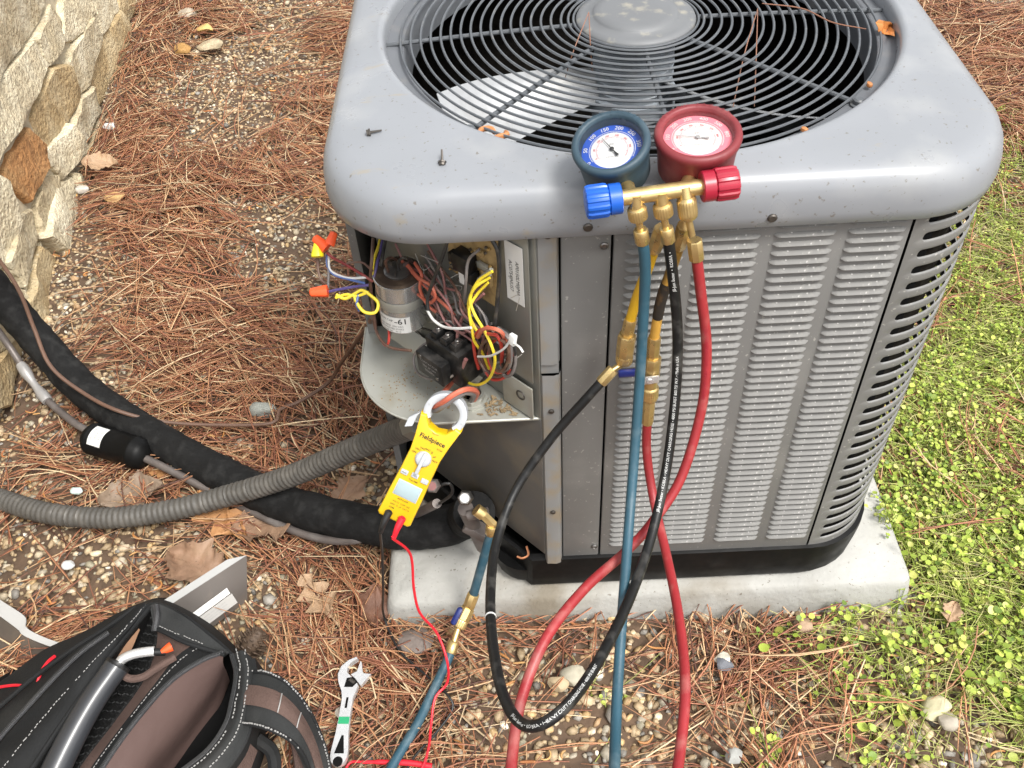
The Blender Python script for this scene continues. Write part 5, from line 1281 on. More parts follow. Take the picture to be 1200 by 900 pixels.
# test leads
def lead(px0, pts, mk, label, local):
    a = MM @ V(local[0], .014, .016); b = MM @ V(local[0], -.004, .020); c_ = MM @ V(local[0] + .002, -.024, .016)
    t = thing('test_lead', a, label, 'test lead', 'meter test leads')
    mb = MB(); mb.tube([a, b, c_], .0055, 10, 14, rfun=lambda u: lerp(.0062, .0036, u)); mb.build('plug', MAT[mk], t)
    mb = MB(); mb.tube([c_ - (c_ - b) * .3, c_] + pts, .0023, 8, 120); mb.build('lead_wire', MAT[mk], t)
    return t
rt = lead(0, [at(481, 650, 1.50), at(485, 690, 1.56), at(492, 718, 1.60), at(512, 742, 1.64), at(524, 775, 1.64), onz(524, 800, .085), onz(510, 818, .075), onz(505, 850, .062), onz(502, 878, .062), onz(492, 905, .06), onz(470, 930, .055)], 'lead_red', 'red test lead running from the meter down to the needles', (.011, 0))
bl = lead(0, [at(448, 650, 1.54), at(449, 690, 1.62), onz(450, 722, .06), onz(468, 762, .045), onz(500, 792, .045), onz(525, 815, .06), onz(530, 832, .05), onz(510, 860, .045), onz(485, 888, .048), onz(470, 915, .05)], 'lead_black', 'thin black test lead running from the meter into the needles', (-.011, 0))
pr = thing('test_probe', onz(460, 894, .05), 'red test probe lying across the bottom edge beside the blue hose', 'test probe')
mb = MB(); mb.tube([onz(425, 893, .048), onz(450, 893, .05), onz(480, 894, .052), onz(506, 898, .05)], .0045, 10, 30, rfun=lambda t: .0052 if t > .55 else (.0042 if t > .2 else .003)); mb.build('probe_handle', MAT['lead_red'], pr)
mb = MB(); mb.tube([onz(427, 893, .048), onz(412, 893, .046), onz(405, 902, .045), onz(400, 920, .045)], .0022, 8, 20); mb.build('lead_wire', MAT['lead_red'], pr)

# ================================================================== lines and cables coming from the wall
def line_thing(name, pts, r, mat, label, cat, seg=90, n=14, rf=None):
    mb = MB(); mb.tube(pts, r, n, seg, rfun=rf); o = mb.build(name, mat, loc=Vector(pts[len(pts) // 2])); set_props(o, label, cat); return o
rj = random.Random(12); jig = [rj.uniform(-1, 1) for _ in range(200)]
line_thing('insulated_pipe', [onz(-170, 150, .66), onz(-90, 240, .52), onz(-40, 302, .38), onz(0, 347, .26), onz(48, 402, .14), onz(105, 462, .072), onz(200, 524, .055), onz(330, 588, .065), onz(450, 618, .10), onz(512, 618, .13), onz(545, 608, .16), ony(556, 600, .06)], .040, MAT['foam'], 'thick black foam-insulated pipe running from the wall to the unit', 'pipe', 130, 22, rf=lambda t: .040 + .0016 * jig[int(t * 129)] )
lq = [onz(-110, 230, .5), onz(-50, 322, .32), onz(-8, 380, .19), onz(15, 412, .12), onz(45, 458, .065), onz(85, 494, .045), onz(110, 508, .05)]
liq = thing('liquid_line', onz(85, 494, 0), 'thin dull copper liquid line with a black filter canister on the needles', 'pipe')
LQ = .0088
mb = MB(); mb.tube(lq, LQ, 12, 50); mb.build('copper_tube', MAT['copper_dull'], liq)
lq2 = [onz(168, 536, .065), onz(195, 549, .06), onz(280, 592, .04), onz(350, 624, .05), onz(400, 634, .07), onz(440, 626, .10), onz(480, 606, .13), ony(512, 590, .05)]
mb = MB(); mb.tube(lq2, LQ, 12, 70); mb.build('copper_tube', MAT['copper_dull'], liq)
mb = MB(); mb.tube([onz(24, 427, .10), onz(40, 450, .075), onz(56, 470, .057)], LQ + .005, 12, 14, rfun=lambda t: LQ + .0025 + .0025 * math.sin(9 * t)); mb.build('silver_tape', MAT['tape'], liq)
d0, d1 = onz(103, 512, .055), onz(172, 534, .065); Md = axis_frame(d0, d1 - d0); Ld = (d1 - d0).length; RD = .036
mb = MB(); mb.lathe(Md, [(.012, -.01), (.026, .002), (RD, .014), (RD, .016), (RD + .0015, .018), (RD + .0015, .024), (RD, .026), (RD, Ld - .034), (RD + .0015, Ld - .032), (RD + .0015, Ld - .026), (RD, Ld - .024), (RD - .001, Ld - .012), (.026, Ld - .002), (.012, Ld + .006)], 36); dr_ = mb.build('filter_canister', MAT['black_plastic'], liq)
yax = Md.inverted().to_3x3() @ (CAM - d0); a_d = math.atan2(yax.y, yax.x)
def on_drier(s, z, d=.0007): a = a_d + s / RD; return Md @ V((RD + d) * math.cos(a), (RD + d) * math.sin(a), z)
mb = MB(); mb.grid([[on_drier(-.034 + .05 * i / 12, zz) for i in range(13)] for zz in (.034, .072)]); lab = mb.build('label', MAT['paper'], dr_)
t = MB()
for k, s in enumerate(('FILTER', 'DRIER', 'BI-FLOW')): put_text(t, s, .0095, lambda x, y, k=k: on_drier(-.010 + x * .8, .063 - k * .0105 + y, .0012), bold=.01)
t.build('print', MAT['grey_print'], lab, smooth=False)
line_thing('control_cable', [onz(-120, 180, .7), onz(-40, 262, .5), onz(-5, 300, .40), onz(22, 340, .32), onz(40, 385, .235), onz(60, 430, .17), onz(100, 462, .125), onz(140, 482, .11), onz(190, 494, .07), onz(250, 498, .055), onz(318, 496, .052), onz(328, 480, .055), onz(352, 470, .055), onz(385, 448, .07), onz(400, 425, .15), onz(425, 390, .35), W(437, 372, .085)], .0045, MAT['cable_brown'], 'thin brown control cable snaking from the wall to the control box', 'cable', 150, 8)
# ribbed flexible conduit
cpts = [onz(-70, 560, .04), onz(0, 585, .045), onz(60, 602, .05), onz(130, 607, .055), onz(200, 598, .07), onz(270, 580, .10), onz(340, 558, .17), onz(410, 528, .28), onz(455, 510, .36), onz(486, 498, .44)]
cn = thing('flexible_conduit', cpts[3], 'ribbed grey flexible conduit sweeping from the left to the control box', 'conduit')
mb = MB(); path = smooth_path(cpts, 420); CR_ = .0235
mb.tube(path, CR_, 14, raw=True, rfun=lambda t: CR_ * (1.0 if (int(t * 419) % 4) in (0, 1) else .92)); mb.build('ribbed_jacket', MAT['conduit'], cn, angle=60)
p9, p8 = path[-1], path[-8]; mb = MB(); mb.cyl(p9 - (p9 - p8) * .3, p9 + (p9 - p8).normalized() * .035, .027, n=8); mb.tube([p9, p9.lerp(fc, .5) + V(0, 0, -.03), fc + V(0, 0, -.005)], .022, 12, 14); mb.build('conduit_connector', MAT['galv_dark'], cn)

# ================================================================== adjustable wrench
wr0 = onz(398, 884, .062); wr1 = onz(414, 776, .062)
WY = (wr1 - wr0); WL = WY.length; WY.normalize(); WXv = WY.cross(V(0, 0, 1)).normalized()
wr = thing('adjustable_wrench', wr0, 'chrome adjustable wrench lying on the needles by the bag', 'wrench')
Mw = frame(wr0, WXv, WY)
def wpt(l): return [(x * WL, y * WL) for x, y in l]
hnd = wpt([(-.075, -.09), (-.09, -.03), (-.088, .04), (-.07, .2), (-.06, .4), (-.058, .58), (-.075, .66), (-.125, .76), (-.145, .85), (-.12, .94), (-.05, 1.01), (.035, 1.05), (.052, 1.03), (-.01, .985), (-.045, .93), (-.045, .87), (.0, .83), (.06, .79), (.10, .72), (.085, .66), (.062, .58), (.06, .4), (.07, .2), (.09, .04), (.09, -.03), (.07, -.09), (.03, -.12), (-.03, -.12)])
mb = MB(); rg = []
for z_, s in ((-.006, .96), (-.004, 1), (.004, 1), (.0062, .955)):
    cx = sum(x for x, y in hnd) / len(hnd); rg.append([Mw @ V(x if s == 1 else x * s, y if s == 1 else y * .995, z_) for x, y in hnd])
mb.rings(rg, cap0=True, cap1=True); wb = mb.build('wrench_body', MAT['steel'], wr, angle=40); recalc(wb)
jawp = wpt([(.0, .845), (.055, .80), (.10, .745), (.125, .72), (.20, .83), (.215, .85), (.165, .855), (.13, .86), (.115, .90), (.10, .98), (.085, 1.0), (.075, .95), (.06, .88)])
mb = MB(); mb.prism(Mw, jawp, -.0045, .0050); jb = mb.build('moving_jaw', MAT['steel'], wr, smooth=False); recalc(jb)
mb = MB(); ka, kb_ = Mw @ V(-.005 * WL, .79 * WL, .0025), Mw @ V(.06 * WL, .745 * WL, .0025); kb = axis_frame(ka, kb_ - ka); hh = (kb_ - ka).length
mb.lathe(kb, [(.006 * (1 if i % 2 else .78), hh * i / 13) for i in range(14)], 14); mb.build('adjusting_screw', MAT['screw_dark'], wr)
mb = MB(); mb.prism(Mw, wpt([(-.05, .70), (.04, .70), (.085, .755), (.03, .815), (-.035, .80)]), .0050, .0066); mb.build('screw_window', MAT['inner_dark'], wr, smooth=False)
mb = MB(); mb.prism(Mw, wpt([(-.012, .47), (.012, .47), (.015, .585), (-.008, .585)]), .005, .0067); mb.build('slot', MAT['inner_dark'], wr, smooth=False)
mb = MB(); mb.prism(Mw, wpt([(-.05, -.005), (.05, -.005), (.022, .18), (.0, .18)]), .005, .0067); mb.build('hang_window', MAT['inner_dark'], wr, smooth=False)
mb = MB(); mb.lathe(Mw @ T_(0, -.085 * WL, .0), [(.0085, .0045), (.0085, .0066), (.0005, .0067)], 18); mb.build('hang_hole', MAT['inner_dark'], wr, smooth=False)
M_('tape_green', (.02, .28, .12), .45)
mb = MB(); mb.prism(Mw, wpt([(-.056, .30), (.056, .30), (.056, .375), (-.056, .375)]), .005, .0068); mb.build('green_tape', MAT['tape_green'], wr, smooth=False)
# ================================================================== open tool backpack at the lower left
M_('bag_black', (.013, .0135, .014), .8, spec=.2, var=.25, vscale=12, bump=.25, bscale=220, dirt=(.045, .044, .042), dirt_amt=.55, dscale=7, dlo=.5)
M_('bag_grey', (.024, .025, .025), .85, spec=.2, var=.25, vscale=12, bump=.3, bscale=260, dirt=(.06, .059, .057), dirt_amt=.6, dscale=8, dlo=.48)
M_('bag_mesh', (.008, .008, .008), .8, spec=.2, bump=1.0, bscale=300, dirt=(.06, .06, .06), dirt_amt=.5, dscale=300)
M_('bag_lining', (.105, .068, .060), .6, spec=.25, var=.12, vscale=5, bump=.9, bscale=16)
M_('bag_brown', (.095, .062, .052), .9, spec=.2, var=.15, vscale=30, bump=.5, bscale=320)
M_('bag_suede', (.23, .125, .07), .8, var=.15, vscale=20)
M_('stitch', (.27, .265, .255), .7)
M_('zip', (.035, .035, .037), .45, bump=.6, bscale=400)
M_('grip_grey', (.030, .032, .036), .4, spec=.4, var=.1, vscale=20, coat=.3)
bag = thing('tool_backpack', onz(150, 850, 0), 'open black and brown tool backpack lying at the lower left', 'backpack')
def zc(l): return [onz(*p) for p in l]
def loft(curves, n=26, m=14):
    C_ = [smooth_path(c, n) for c in curves]
    cols = [smooth_path([c[i] for c in C_], m) for i in range(n)]
    return cols
def patch(name, curves, mat, thick=.006, n=26, m=14, wob=0.0, seed=0, parent=None):
    g = loft(curves, n, m); a_, b_ = g[n // 2][m // 2], g[n // 2][m // 2 - 1]
    if (b_ - a_).cross(g[n // 2 - 1][m // 2] - a_).z > 0 and False: g = g[::-1]
    nz = (g[n // 2][m // 2] - g[n // 2][m // 2 - 1]).cross(g[n // 2][m // 2] - g[n // 2 - 1][m // 2]).z
    if nz < 0: g = g[::-1]
    if wob:
        r = random.Random(seed); a, b, c_ = r.uniform(20, 40), r.uniform(20, 40), r.uniform(0, 6)
        g = [[p + V(0, 0, 1) * wob * (math.sin(a * p.x + c_ + 5 * math.sin(9 * p.y)) * math.cos(b * p.y + c_)) for p in row] for row in g]
    mb = MB(); mb.grid(g, thick); o = mb.build(name, MAT[mat], parent or bag, angle=70); recalc(o); return o
def cord(name, pts, r, mat, parent=None, seg=60, n=8): 
    mb = MB(); mb.tube(pts, r, n, seg); return mb.build(name, MAT[mat], parent or bag)
stitch_r = random.Random(6)
def stitches(pts, r, mat='stitch', step=.007, lift=.0, parent=None):
    path = smooth_path(pts, 400); L = 0; mb = MB(); last = -1; 
    for a, b in zip(path, path[1:]):
        L += (b - a).length
        if int(L / step) != last and (L / step) % 1 < .6:
            last = int(L / step); d = (b - a).normalized()
            if stitch_r.random() < .08: continue
            a = a + V(stitch_r.gauss(0, .0004), stitch_r.gauss(0, .0004), 0); mb.cyl(a + V(0, 0, lift) - d * step * .3, a + V(0, 0, lift) + d * step * .3, r, n=5)
    return mb.build('stitching', MAT[mat], parent or bag)
def zipper(pts, name='zipper', parent=None):
    z = cord(name, pts, .0045, 'zip', parent); path = smooth_path(pts, 160); mb = MB(); T, N = path_frames(path)
    for i in range(1, 159):
        side = V(0, 0, 1).cross(T[i]).normalized(); mb.box(frame(path[i] + V(0, 0, .0038), side, T[i]), .0048, .0013, .0022)
    mb.build('zip_teeth', MAT['stitch'] if False else MAT['bag_grey'], z, smooth=False); return z
c1 = zc([(-110, 930, .02), (-40, 835, .04), (10, 792, .06), (60, 758, .09), (115, 730, .13), (158, 711, .18)])
c1b = zc([(-80, 960, .12), (-20, 868, .14), (35, 812, .16), (88, 768, .19), (135, 735, .205), (166, 709, .20)])
c2 = zc([(-50, 980, .16), (5, 900, .19), (60, 832, .21), (108, 778, .225), (145, 740, .225), (172, 709, .205)])
c3 = zc([(-30, 1000, .15), (22, 925, .18), (72, 850, .205), (118, 785, .215), (146, 748, .21), (176, 712, .20)])
patch('outer_pocket', [c1, c1b, c2, c3], 'bag_black', .008, 44, 24, .005, 3)
zipper([p + V(0, 0, .003) for p in zc([(-75, 985, .14), (-18, 890, .165), (36, 826, .19), (88, 772, .21), (128, 742, .215)])])
cord('piping', [p + V(0, 0, .002) for p in zc([(-92, 950, .10), (-30, 860, .12), (24, 808, .14), (76, 768, .17), (124, 737, .19), (160, 712, .195)])], .0045, 'bag_black')
stitches([p + V(0, 0, .0035) for p in c2], .0008, step=.006)
cord('piping', [p + V(0, 0, .002) for p in c3], .0042, 'bag_black')
# suede triangle and mesh pocket
patch('suede_panel', [zc([(118, 790, .19), (140, 757, .20), (158, 730, .195)]), zc([(126, 792, .18), (150, 768, .185), (164, 738, .185)])], 'bag_suede', .004, 12, 6)
c4 = zc([(45, 985, .12), (90, 905, .145), (135, 845, .15), (170, 795, .155), (184, 752, .16), (182, 716, .18)])
c34 = zc([(5, 995, .09), (55, 920, .11), (100, 852, .12), (140, 795, .12), (164, 752, .125), (178, 715, .17)])
patch('mesh_pocket', [c3, c34, c4], 'bag_mesh', .004, 30, 14)
mb = MB()
for i in range(26):                                                     # the open mesh: pale knots in rows
    for j in range(6):
        t_, u_ = i / 25, j / 5; a = smooth_path(c34, 27)[i]; b = smooth_path(c4, 27)[i]; p = a.lerp(b, u_ * .8 + .15) + V(0, 0, .004)
        mb.box(frame(p, (1, .6 if (i + j) % 2 else -.6, 0), (0, 1, .2)), .0055, .0018, .0014)
mo_ = mb.build('mesh_weave', MAT['bag_grey'], bag, smooth=False, kind='stuff')
# second zipper, brown binding and the lining that drops into the main compartment
c5 = zc([(75, 985, .15), (118, 905, .175), (160, 845, .185), (200, 800, .19), (235, 776, .195), (262, 765, .195)])
c45 = zc([(58, 985, .135), (103, 905, .16), (147, 845, .17), (184, 798, .175), (206, 770, .18), (228, 754, .185)])
patch('brown_binding', [c4, c45], 'bag_brown', .006, 30, 6)
patch('zip_tape', [c45, c5], 'bag_black', .007, 30, 8)
zipper([p + V(0, 0, .003) for p in c5])
stitches([a.lerp(b, .3) + V(0, 0, .003) for a, b in zip(c45, c5)], .0008, step=.006)
c6 = zc([(130, 975, .125), (162, 905, .125), (194, 866, .12), (220, 834, .12), (243, 806, .13), (261, 778, .165)])
c7 = zc([(150, 985, .06), (178, 918, .055), (208, 878, .05), (232, 846, .05), (252, 818, .06), (265, 788, .11)])
c8 = zc([(158, 990, .025), (188, 925, .025), (216, 885, .025), (239, 852, .025), (257, 826, .03), (268, 798, .06)])
patch('lining', [c5, c6, c7, c8], 'bag_lining', .003, 40, 20, .003, 8)
# corner gusset at the far end
patch('end_gusset', [zc([(176, 710, .202), (186, 708, .205), (215, 722, .205), (245, 745, .20), (268, 764, .19)]), zc([(180, 735, .195), (192, 740, .20), (212, 750, .20), (238, 758, .197), (264, 767, .19)])], 'bag_grey', .006, 20, 10, .002, 4)
patch('end_wall', [zc([(160, 710, .18), (186, 706, .19), (217, 720, .19), (247, 742, .18), (272, 764, .17), (292, 782, .15)]), zc([(150, 712, .02), (190, 700, .02), (225, 716, .02), (255, 738, .02), (282, 764, .02), (300, 786, .02)])], 'bag_black', .006, 24, 8)
cord('piping', [p + V(0, 0, .002) for p in zc([(182, 737, .197), (194, 742, .202), (214, 752, .202), (238, 760, .2), (264, 768, .195)])], .004, 'bag_black')
stitches([p + V(0, 0, .003) for p in zc([(188, 735, .199), (212, 745, .203), (240, 756, .2)])], .0008, step=.006)
cord('zipper_edge', zc([(183, 710, .207), (184, 722, .207), (181, 740, .20)]), .006, 'zip')
# right rim: thick padded edge round the opening
r_in = zc([(272, 768, .19), (277, 790, .19), (272, 822, .185), (264, 850, .18), (243, 880, .175), (205, 910, .17), (160, 945, .165)])
r_top = zc([(284, 762, .205), (289, 788, .21), (284, 824, .205), (275, 856, .20), (252, 888, .195), (215, 920, .19), (172, 958, .185)])
r_out = zc([(296, 772, .19), (299, 792, .19), (296, 830, .185), (288, 866, .18), (266, 900, .175), (232, 934, .17), (195, 972, .165)])
patch('padded_rim', [r_in, r_top, r_out], 'bag_grey', .010, 40, 12)
stitches([a.lerp(b, .35) + V(0, 0, .0095) for a, b in zip(r_top, r_out)], .001, step=.006); stitches([a.lerp(b, .55) + V(0, 0, .0095) for a, b in zip(r_in, r_top)], .001, step=.006)
zipper([p + V(0, 0, .001) for p in r_in])
r_dn = zc([(276, 800, .03), (276, 818, .03), (268, 850, .03), (262, 875, .03), (245, 905, .03), (220, 935, .03), (190, 968, .03)])
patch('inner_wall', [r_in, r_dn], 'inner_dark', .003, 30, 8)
patch('outer_wall', [r_out, zc([(318, 800, .01), (318, 822, .01), (312, 860, .01), (302, 900, .01), (282, 930, .01), (255, 965, .01), (225, 1000, .01)])], 'bag_black', .004, 30, 10)
patch('brown_webbing', [zc([(290, 868, .165), (275, 898, .15), (250, 935, .14)]), zc([(302, 880, .12), (290, 910, .11), (270, 945, .10)])], 'bag_brown', .004, 14, 6)
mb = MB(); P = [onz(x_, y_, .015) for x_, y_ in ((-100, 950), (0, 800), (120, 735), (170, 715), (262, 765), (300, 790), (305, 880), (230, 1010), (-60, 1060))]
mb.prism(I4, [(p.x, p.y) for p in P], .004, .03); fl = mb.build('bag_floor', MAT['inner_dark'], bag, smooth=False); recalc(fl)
# shoulder strap
s_a = zc([(290, 788, .185), (312, 789, .205), (335, 800, .20), (358, 826, .17), (376, 862, .11), (388, 905, .06), (392, 950, .04)])
s_m = zc([(284, 815, .195), (306, 818, .215), (330, 826, .215), (352, 846, .185), (368, 876, .125), (378, 915, .07), (382, 955, .045)])
s_b = zc([(278, 848, .185), (298, 850, .20), (322, 858, .20), (345, 872, .17), (360, 895, .12), (368, 928, .06), (370, 965, .04)])
patch('shoulder_strap', [s_a, s_m, s_b], 'bag_grey', .012, 40, 14, .001, 2)
wa = [a.lerp(b, .62) + V(0, 0, .008) for a, b in zip(s_a, s_m)]; wb2 = [a.lerp(b, .38) + V(0, 0, .008) for a, b in zip(s_m, s_b)]; wm = [p + V(0, 0, .0075) for p in s_m]
patch('strap_webbing', [wa, wm, wb2], 'bag_brown', .003, 40, 8)
for q in (s_a, s_b):
    cord('strap_piping', [p + V(0, 0, .002) for p in q], .0035, 'bag_black'); stitches([p + V(0, 0, .0062) for p in q], .0015, step=.0052)
for k in (2, 3):
    cord('bar_tack', [wa[k] + V(0, 0, .002), wm[k] + V(0, 0, .003), wb2[k] + V(0, 0, .002)], .0011, 'stitch', seg=12)
cord('inner_strap', zc([(345, 862, .10), (350, 885, .08), (352, 910, .05), (350, 950, .03)]), .010, 'bag_brown')
cord('strap_loop', zc([(300, 865, .10), (318, 880, .08), (322, 905, .06), (318, 950, .03)]), .012, 'bag_black')
# red wire looped in the outer pocket
cord('red_wire', zc([(-40, 812, .09), (0, 805, .10), (20, 803, .11), (37, 805, .13)]), .0026, 'lead_red', n=7); cord('red_wire', zc([(44, 800, .14), (48, 788, .15), (56, 776, .165), (64, 769, .175)]), .0030, 'lead_red', n=7)
# grey tool handle with a bent steel bar standing in the mesh pocket
tool = thing('pry_bar', onz(105, 840, .15), 'grey tool handle with bent steel bar and orange tip in the backpack', 'tool')
hp = smooth_path(zc([(50, 935, .17), (80, 872, .195), (108, 822, .212), (138, 779, .225)]), 30)
mb = MB(); mb.tube(hp, .022, 20, raw=True, rfun=lambda t: .0235 - .004 * t + (.001 if t > .93 else 0)); gh = mb.build('grip', MAT['grip_grey'], tool)
cl = hp[-1]; d_ = (hp[-1] - hp[-3]).normalized(); mb = MB(); mb.lathe(axis_frame(cl, d_), [(.0202, -.004), (.0215, -.001), (.0215, .003), (.012, .005)], 22); mb.build('grip_collar', MAT['bakelite'], tool)
mb = MB(); mb.tube(zc([(137, 781, .223), (143, 773, .226), (155, 767, .228), (170, 764, .228), (181, 763, .226)]), .0082, 14, 24); mb.build('steel_bar', MAT['steel'], tool)
mb = MB(); mb.cyl(onz(179, 764, .226), onz(194, 764, .222), .0065, n=12); mb.build('black_sleeve', MAT['bakelite'], tool)
mb = MB(); mb.lathe(axis_frame(onz(189, 764, .226), onz(200, 758, .226) - onz(189, 764, .226)), [(.004, 0), (.0075, .012), (.0085, .018), (.006, .018), (.004, .006)], 14); mb.build('orange_tip', MAT['nut_orange'], tool)
cord('elastic_loop', zc([(140, 788, .215), (152, 795, .20), (168, 793, .20), (185, 782, .205), (205, 770, .2)]), .0065, 'bag_brown')

# ================================================================== removed metal access covers under the bag
M_('sheet_metal', (.22, .195, .175), .3, metal=.75, var=.08, vscale=10, dirt=(.36, .30, .24), dirt_amt=.4, dscale=20)  # brownish base colour carries the look of needle litter mirrored in the metal
M_('sheet_paint', (.38, .38, .37), .35, var=.05, vscale=8)
acc = thing('access_cover', onz(240, 720, 0), 'bent metal access cover with white labels sticking out behind the bag', 'metal cover')
b0, b1, t0, t1 = onz(234, 746, .012), onz(290, 704, .012), onz(192, 714, .088), onz(289, 651, .088)
mb = MB(); mb.grid([[b0.lerp(b1, i / 8) for i in range(9)], [t0.lerp(t1, i / 8) for i in range(9)]], .002); mb.build('cover_face', MAT['sheet_metal'], acc)
tl = onz(188, 706, .090); tr = onz(283, 645, .090)
mb = MB(); mb.grid([[t0.lerp(t1, i / 8) + V(0, 0, .001) for i in range(9)], [tl.lerp(tr, i / 8 * .82) for i in range(9)]], .002); mb.build('folded_edge', MAT['sheet_paint'], acc)
ux = (b1 - b0).normalized(); uy = (t0.lerp(t1, .5) - b0.lerp(b1, .5)); Mp = frame(b0.lerp(b1, .5).lerp(t0.lerp(t1, .5), .46), ux, uy)
if (Mp.to_3x3() @ V(0, 0, 1)).dot(CAM - b0) < 0: Mp = frame(b0.lerp(b1, .5).lerp(t0.lerp(t1, .5), .46), -ux, uy)
sg = 1 if (Mp.to_3x3() @ V(1, 0, 0)).dot(RIGHT) > 0 else -1
Mp = Mp @ T_(-.012 * sg, -.004, .002)
M_('label_grey', (.40, .39, .37), .5)
l1 = sticker(acc, Mp @ T_(0, .008, 0), .086, .014, [('WARNING: HIGH VOLTAGE', 0, .0025, .0042), ('DISCONNECT POWER', 0, -.0025, .0042)], mat='paper', ink='grey_print')
l2 = sticker(acc, Mp @ T_(.002, -.013, 0), .086, .024, [('MODEL AND SERIAL DATA', 0, .005, .004), ('FACTORY CHARGED R410A', 0, -.001, .004), ('INSTALLER MANUAL', 0, -.006, .004)], mat='label_grey', ink='grey_print')
ac2 = thing('access_cover', onz(10, 735, 0), 'curved metal cover edge with white rim left of the bag', 'metal cover')
e0 = zc([(-60, 668, .055), (-20, 690, .055), (8, 708, .055), (30, 723, .055), (31, 735, .05), (48, 745, .045), (72, 754, .04)])
e1 = zc([(-66, 682, .05), (-26, 704, .05), (0, 722, .05), (22, 738, .045), (27, 744, .044), (44, 752, .04), (66, 760, .036)])
e2 = zc([(-80, 735, .012), (-40, 748, .012), (-10, 760, .012), (15, 770, .012), (28, 772, .012), (45, 772, .012), (60, 772, .012)])
mb = MB(); mb.grid([smooth_path(e0, 40), smooth_path(e1, 40)], .002); o = mb.build('white_rim', MAT['sheet_paint'], ac2); recalc(o)
mb = MB(); mb.grid([[p - V(0, 0, .0015) for p in smooth_path(e1, 40)], smooth_path(e2, 40)], .0015); o = mb.build('cover_face', MAT['sheet_metal'], ac2); recalc(o)

# ================================================================== dry leaves
def leaf_mat(k, c, d): return M_('leaf_' + k, c, .65, var=.2, vscale=40, dirt=d, dirt_amt=.5, dscale=25, bump=.6, bscale=90, speck=tuple(q * .5 for q in c))
leaf_mat('tan', (.34, .225, .135), (.30, .18, .10)); leaf_mat('orange', (.40, .20, .08), (.26, .12, .05)); leaf_mat('brown', (.24, .145, .09), (.33, .23, .15)); leaf_mat('dark', (.13, .06, .035), (.2, .1, .06)); leaf_mat('grey', (.20, .145, .10), (.2, .14, .1))
def leaf(px_, py_, L, ang, mk, label, kind='oak', z=.05, seed=1, tilt=(0, 0), curl_=.12):
    p = onz(px_, py_, z - .012); r = random.Random(seed); n = 26; ca, sa = math.cos(ang), math.sin(ang)
    rows = []
    for i in range(n + 1):
        t = i / n
        if kind == 'oak': w = .30 * math.sin(PI * t ** .85) ** .7 * (.72 + .38 * math.cos(2 * PI * t * 3.2 + .6)) + .01
        else: w = .33 * math.sin(PI * t ** .9) ** .8 * (1 + .16 * math.sin(17 * t + seed) + .10 * math.sin(41 * t + 2 * seed)) + .005
        row = []
        for j in range(-4, 5):
            u = j / 4; x = (t - .5) * L + u * u * .10 * L * (1 if kind == 'oak' else 0); y = u * w * L * (1 + .1 * r.uniform(-1, 1) * abs(u))
            zz = curl_ * L * u * u * (1 if (seed % 2) else .6) + .05 * L * math.sin(5 * t + seed) + .03 * L * math.sin(11 * t + 7 * u) + y * tilt[0] + x * tilt[1]
            row.append(V(p.x + ca * x - sa * y, p.y + sa * x + ca * y, p.z + zz))
        rows.append(row)
    t = thing('dry_leaf', p, label, 'leaf', 'dry leaves on the ground')
    mb = MB(); mb.grid(rows, .0006); mb.build('leaf_blade', MAT['leaf_' + mk], t, angle=80)
    q = [rows[i][4] + V(0, 0, .0008) for i in range(0, n + 1, 2)]; a = rows[0][4]; mb = MB(); mb.tube([a - V(ca, sa, 0) * L * .16] + q, .0013, 6, 30, rfun=lambda u: .0016 - .0011 * u); mb.build('leaf_stem', MAT['leaf_' + mk], t)
leaf(156, 582, .14, .3, 'grey', 'large greyish brown leaf crumpled beneath the black filter canister', 'plain', .04, 3, (.1, 0))
leaf(262, 607, .16, 2.4, 'orange', 'orange brown oak leaf under the ribbed conduit', 'oak', .045, 4)
leaf(318, 612, .17, 3.4, 'brown', 'wide brown leaf beside the orange oak leaf under the copper line', 'plain', .045, 7, (.1, 0))
leaf(232, 668, .15, 2.6, 'brown', 'brown curled leaf just behind the metal cover with labels', 'plain', .05, 5, (.15, 0), .2)
leaf(374, 703, .115, 2.2, 'tan', 'pale tan oak leaf lying alone right of the metal cover', 'oak', .05, 8)
leaf(440, 712, .085, 1.6, 'dark', 'dark rust leaf against the left corner of the concrete pad', 'plain', .05, 9, (.3, .2))
leaf(412, 578, .10, .9, 'brown', 'brown leaf half under the black pipe left of the meter', 'plain', .045, 11)
leaf(118, 193, .11, .1, 'tan', 'tan leaf at the foot of the stone wall', 'plain', .05, 13, (.2, 0))
leaf(196, 545, .11, -.6, 'orange', 'rust leaf between the filter canister and black pipe', 'plain', .05, 15, (.3, .1))
leaf(1078, 540, .06, 2.0, 'brown', 'small brown leaf among the weeds right of the unit', 'plain', .045, 21)
leaf(1115, 718, .05, 1.0, 'tan', 'small tan leaf in the weeds near the right edge', 'plain', .05, 23)

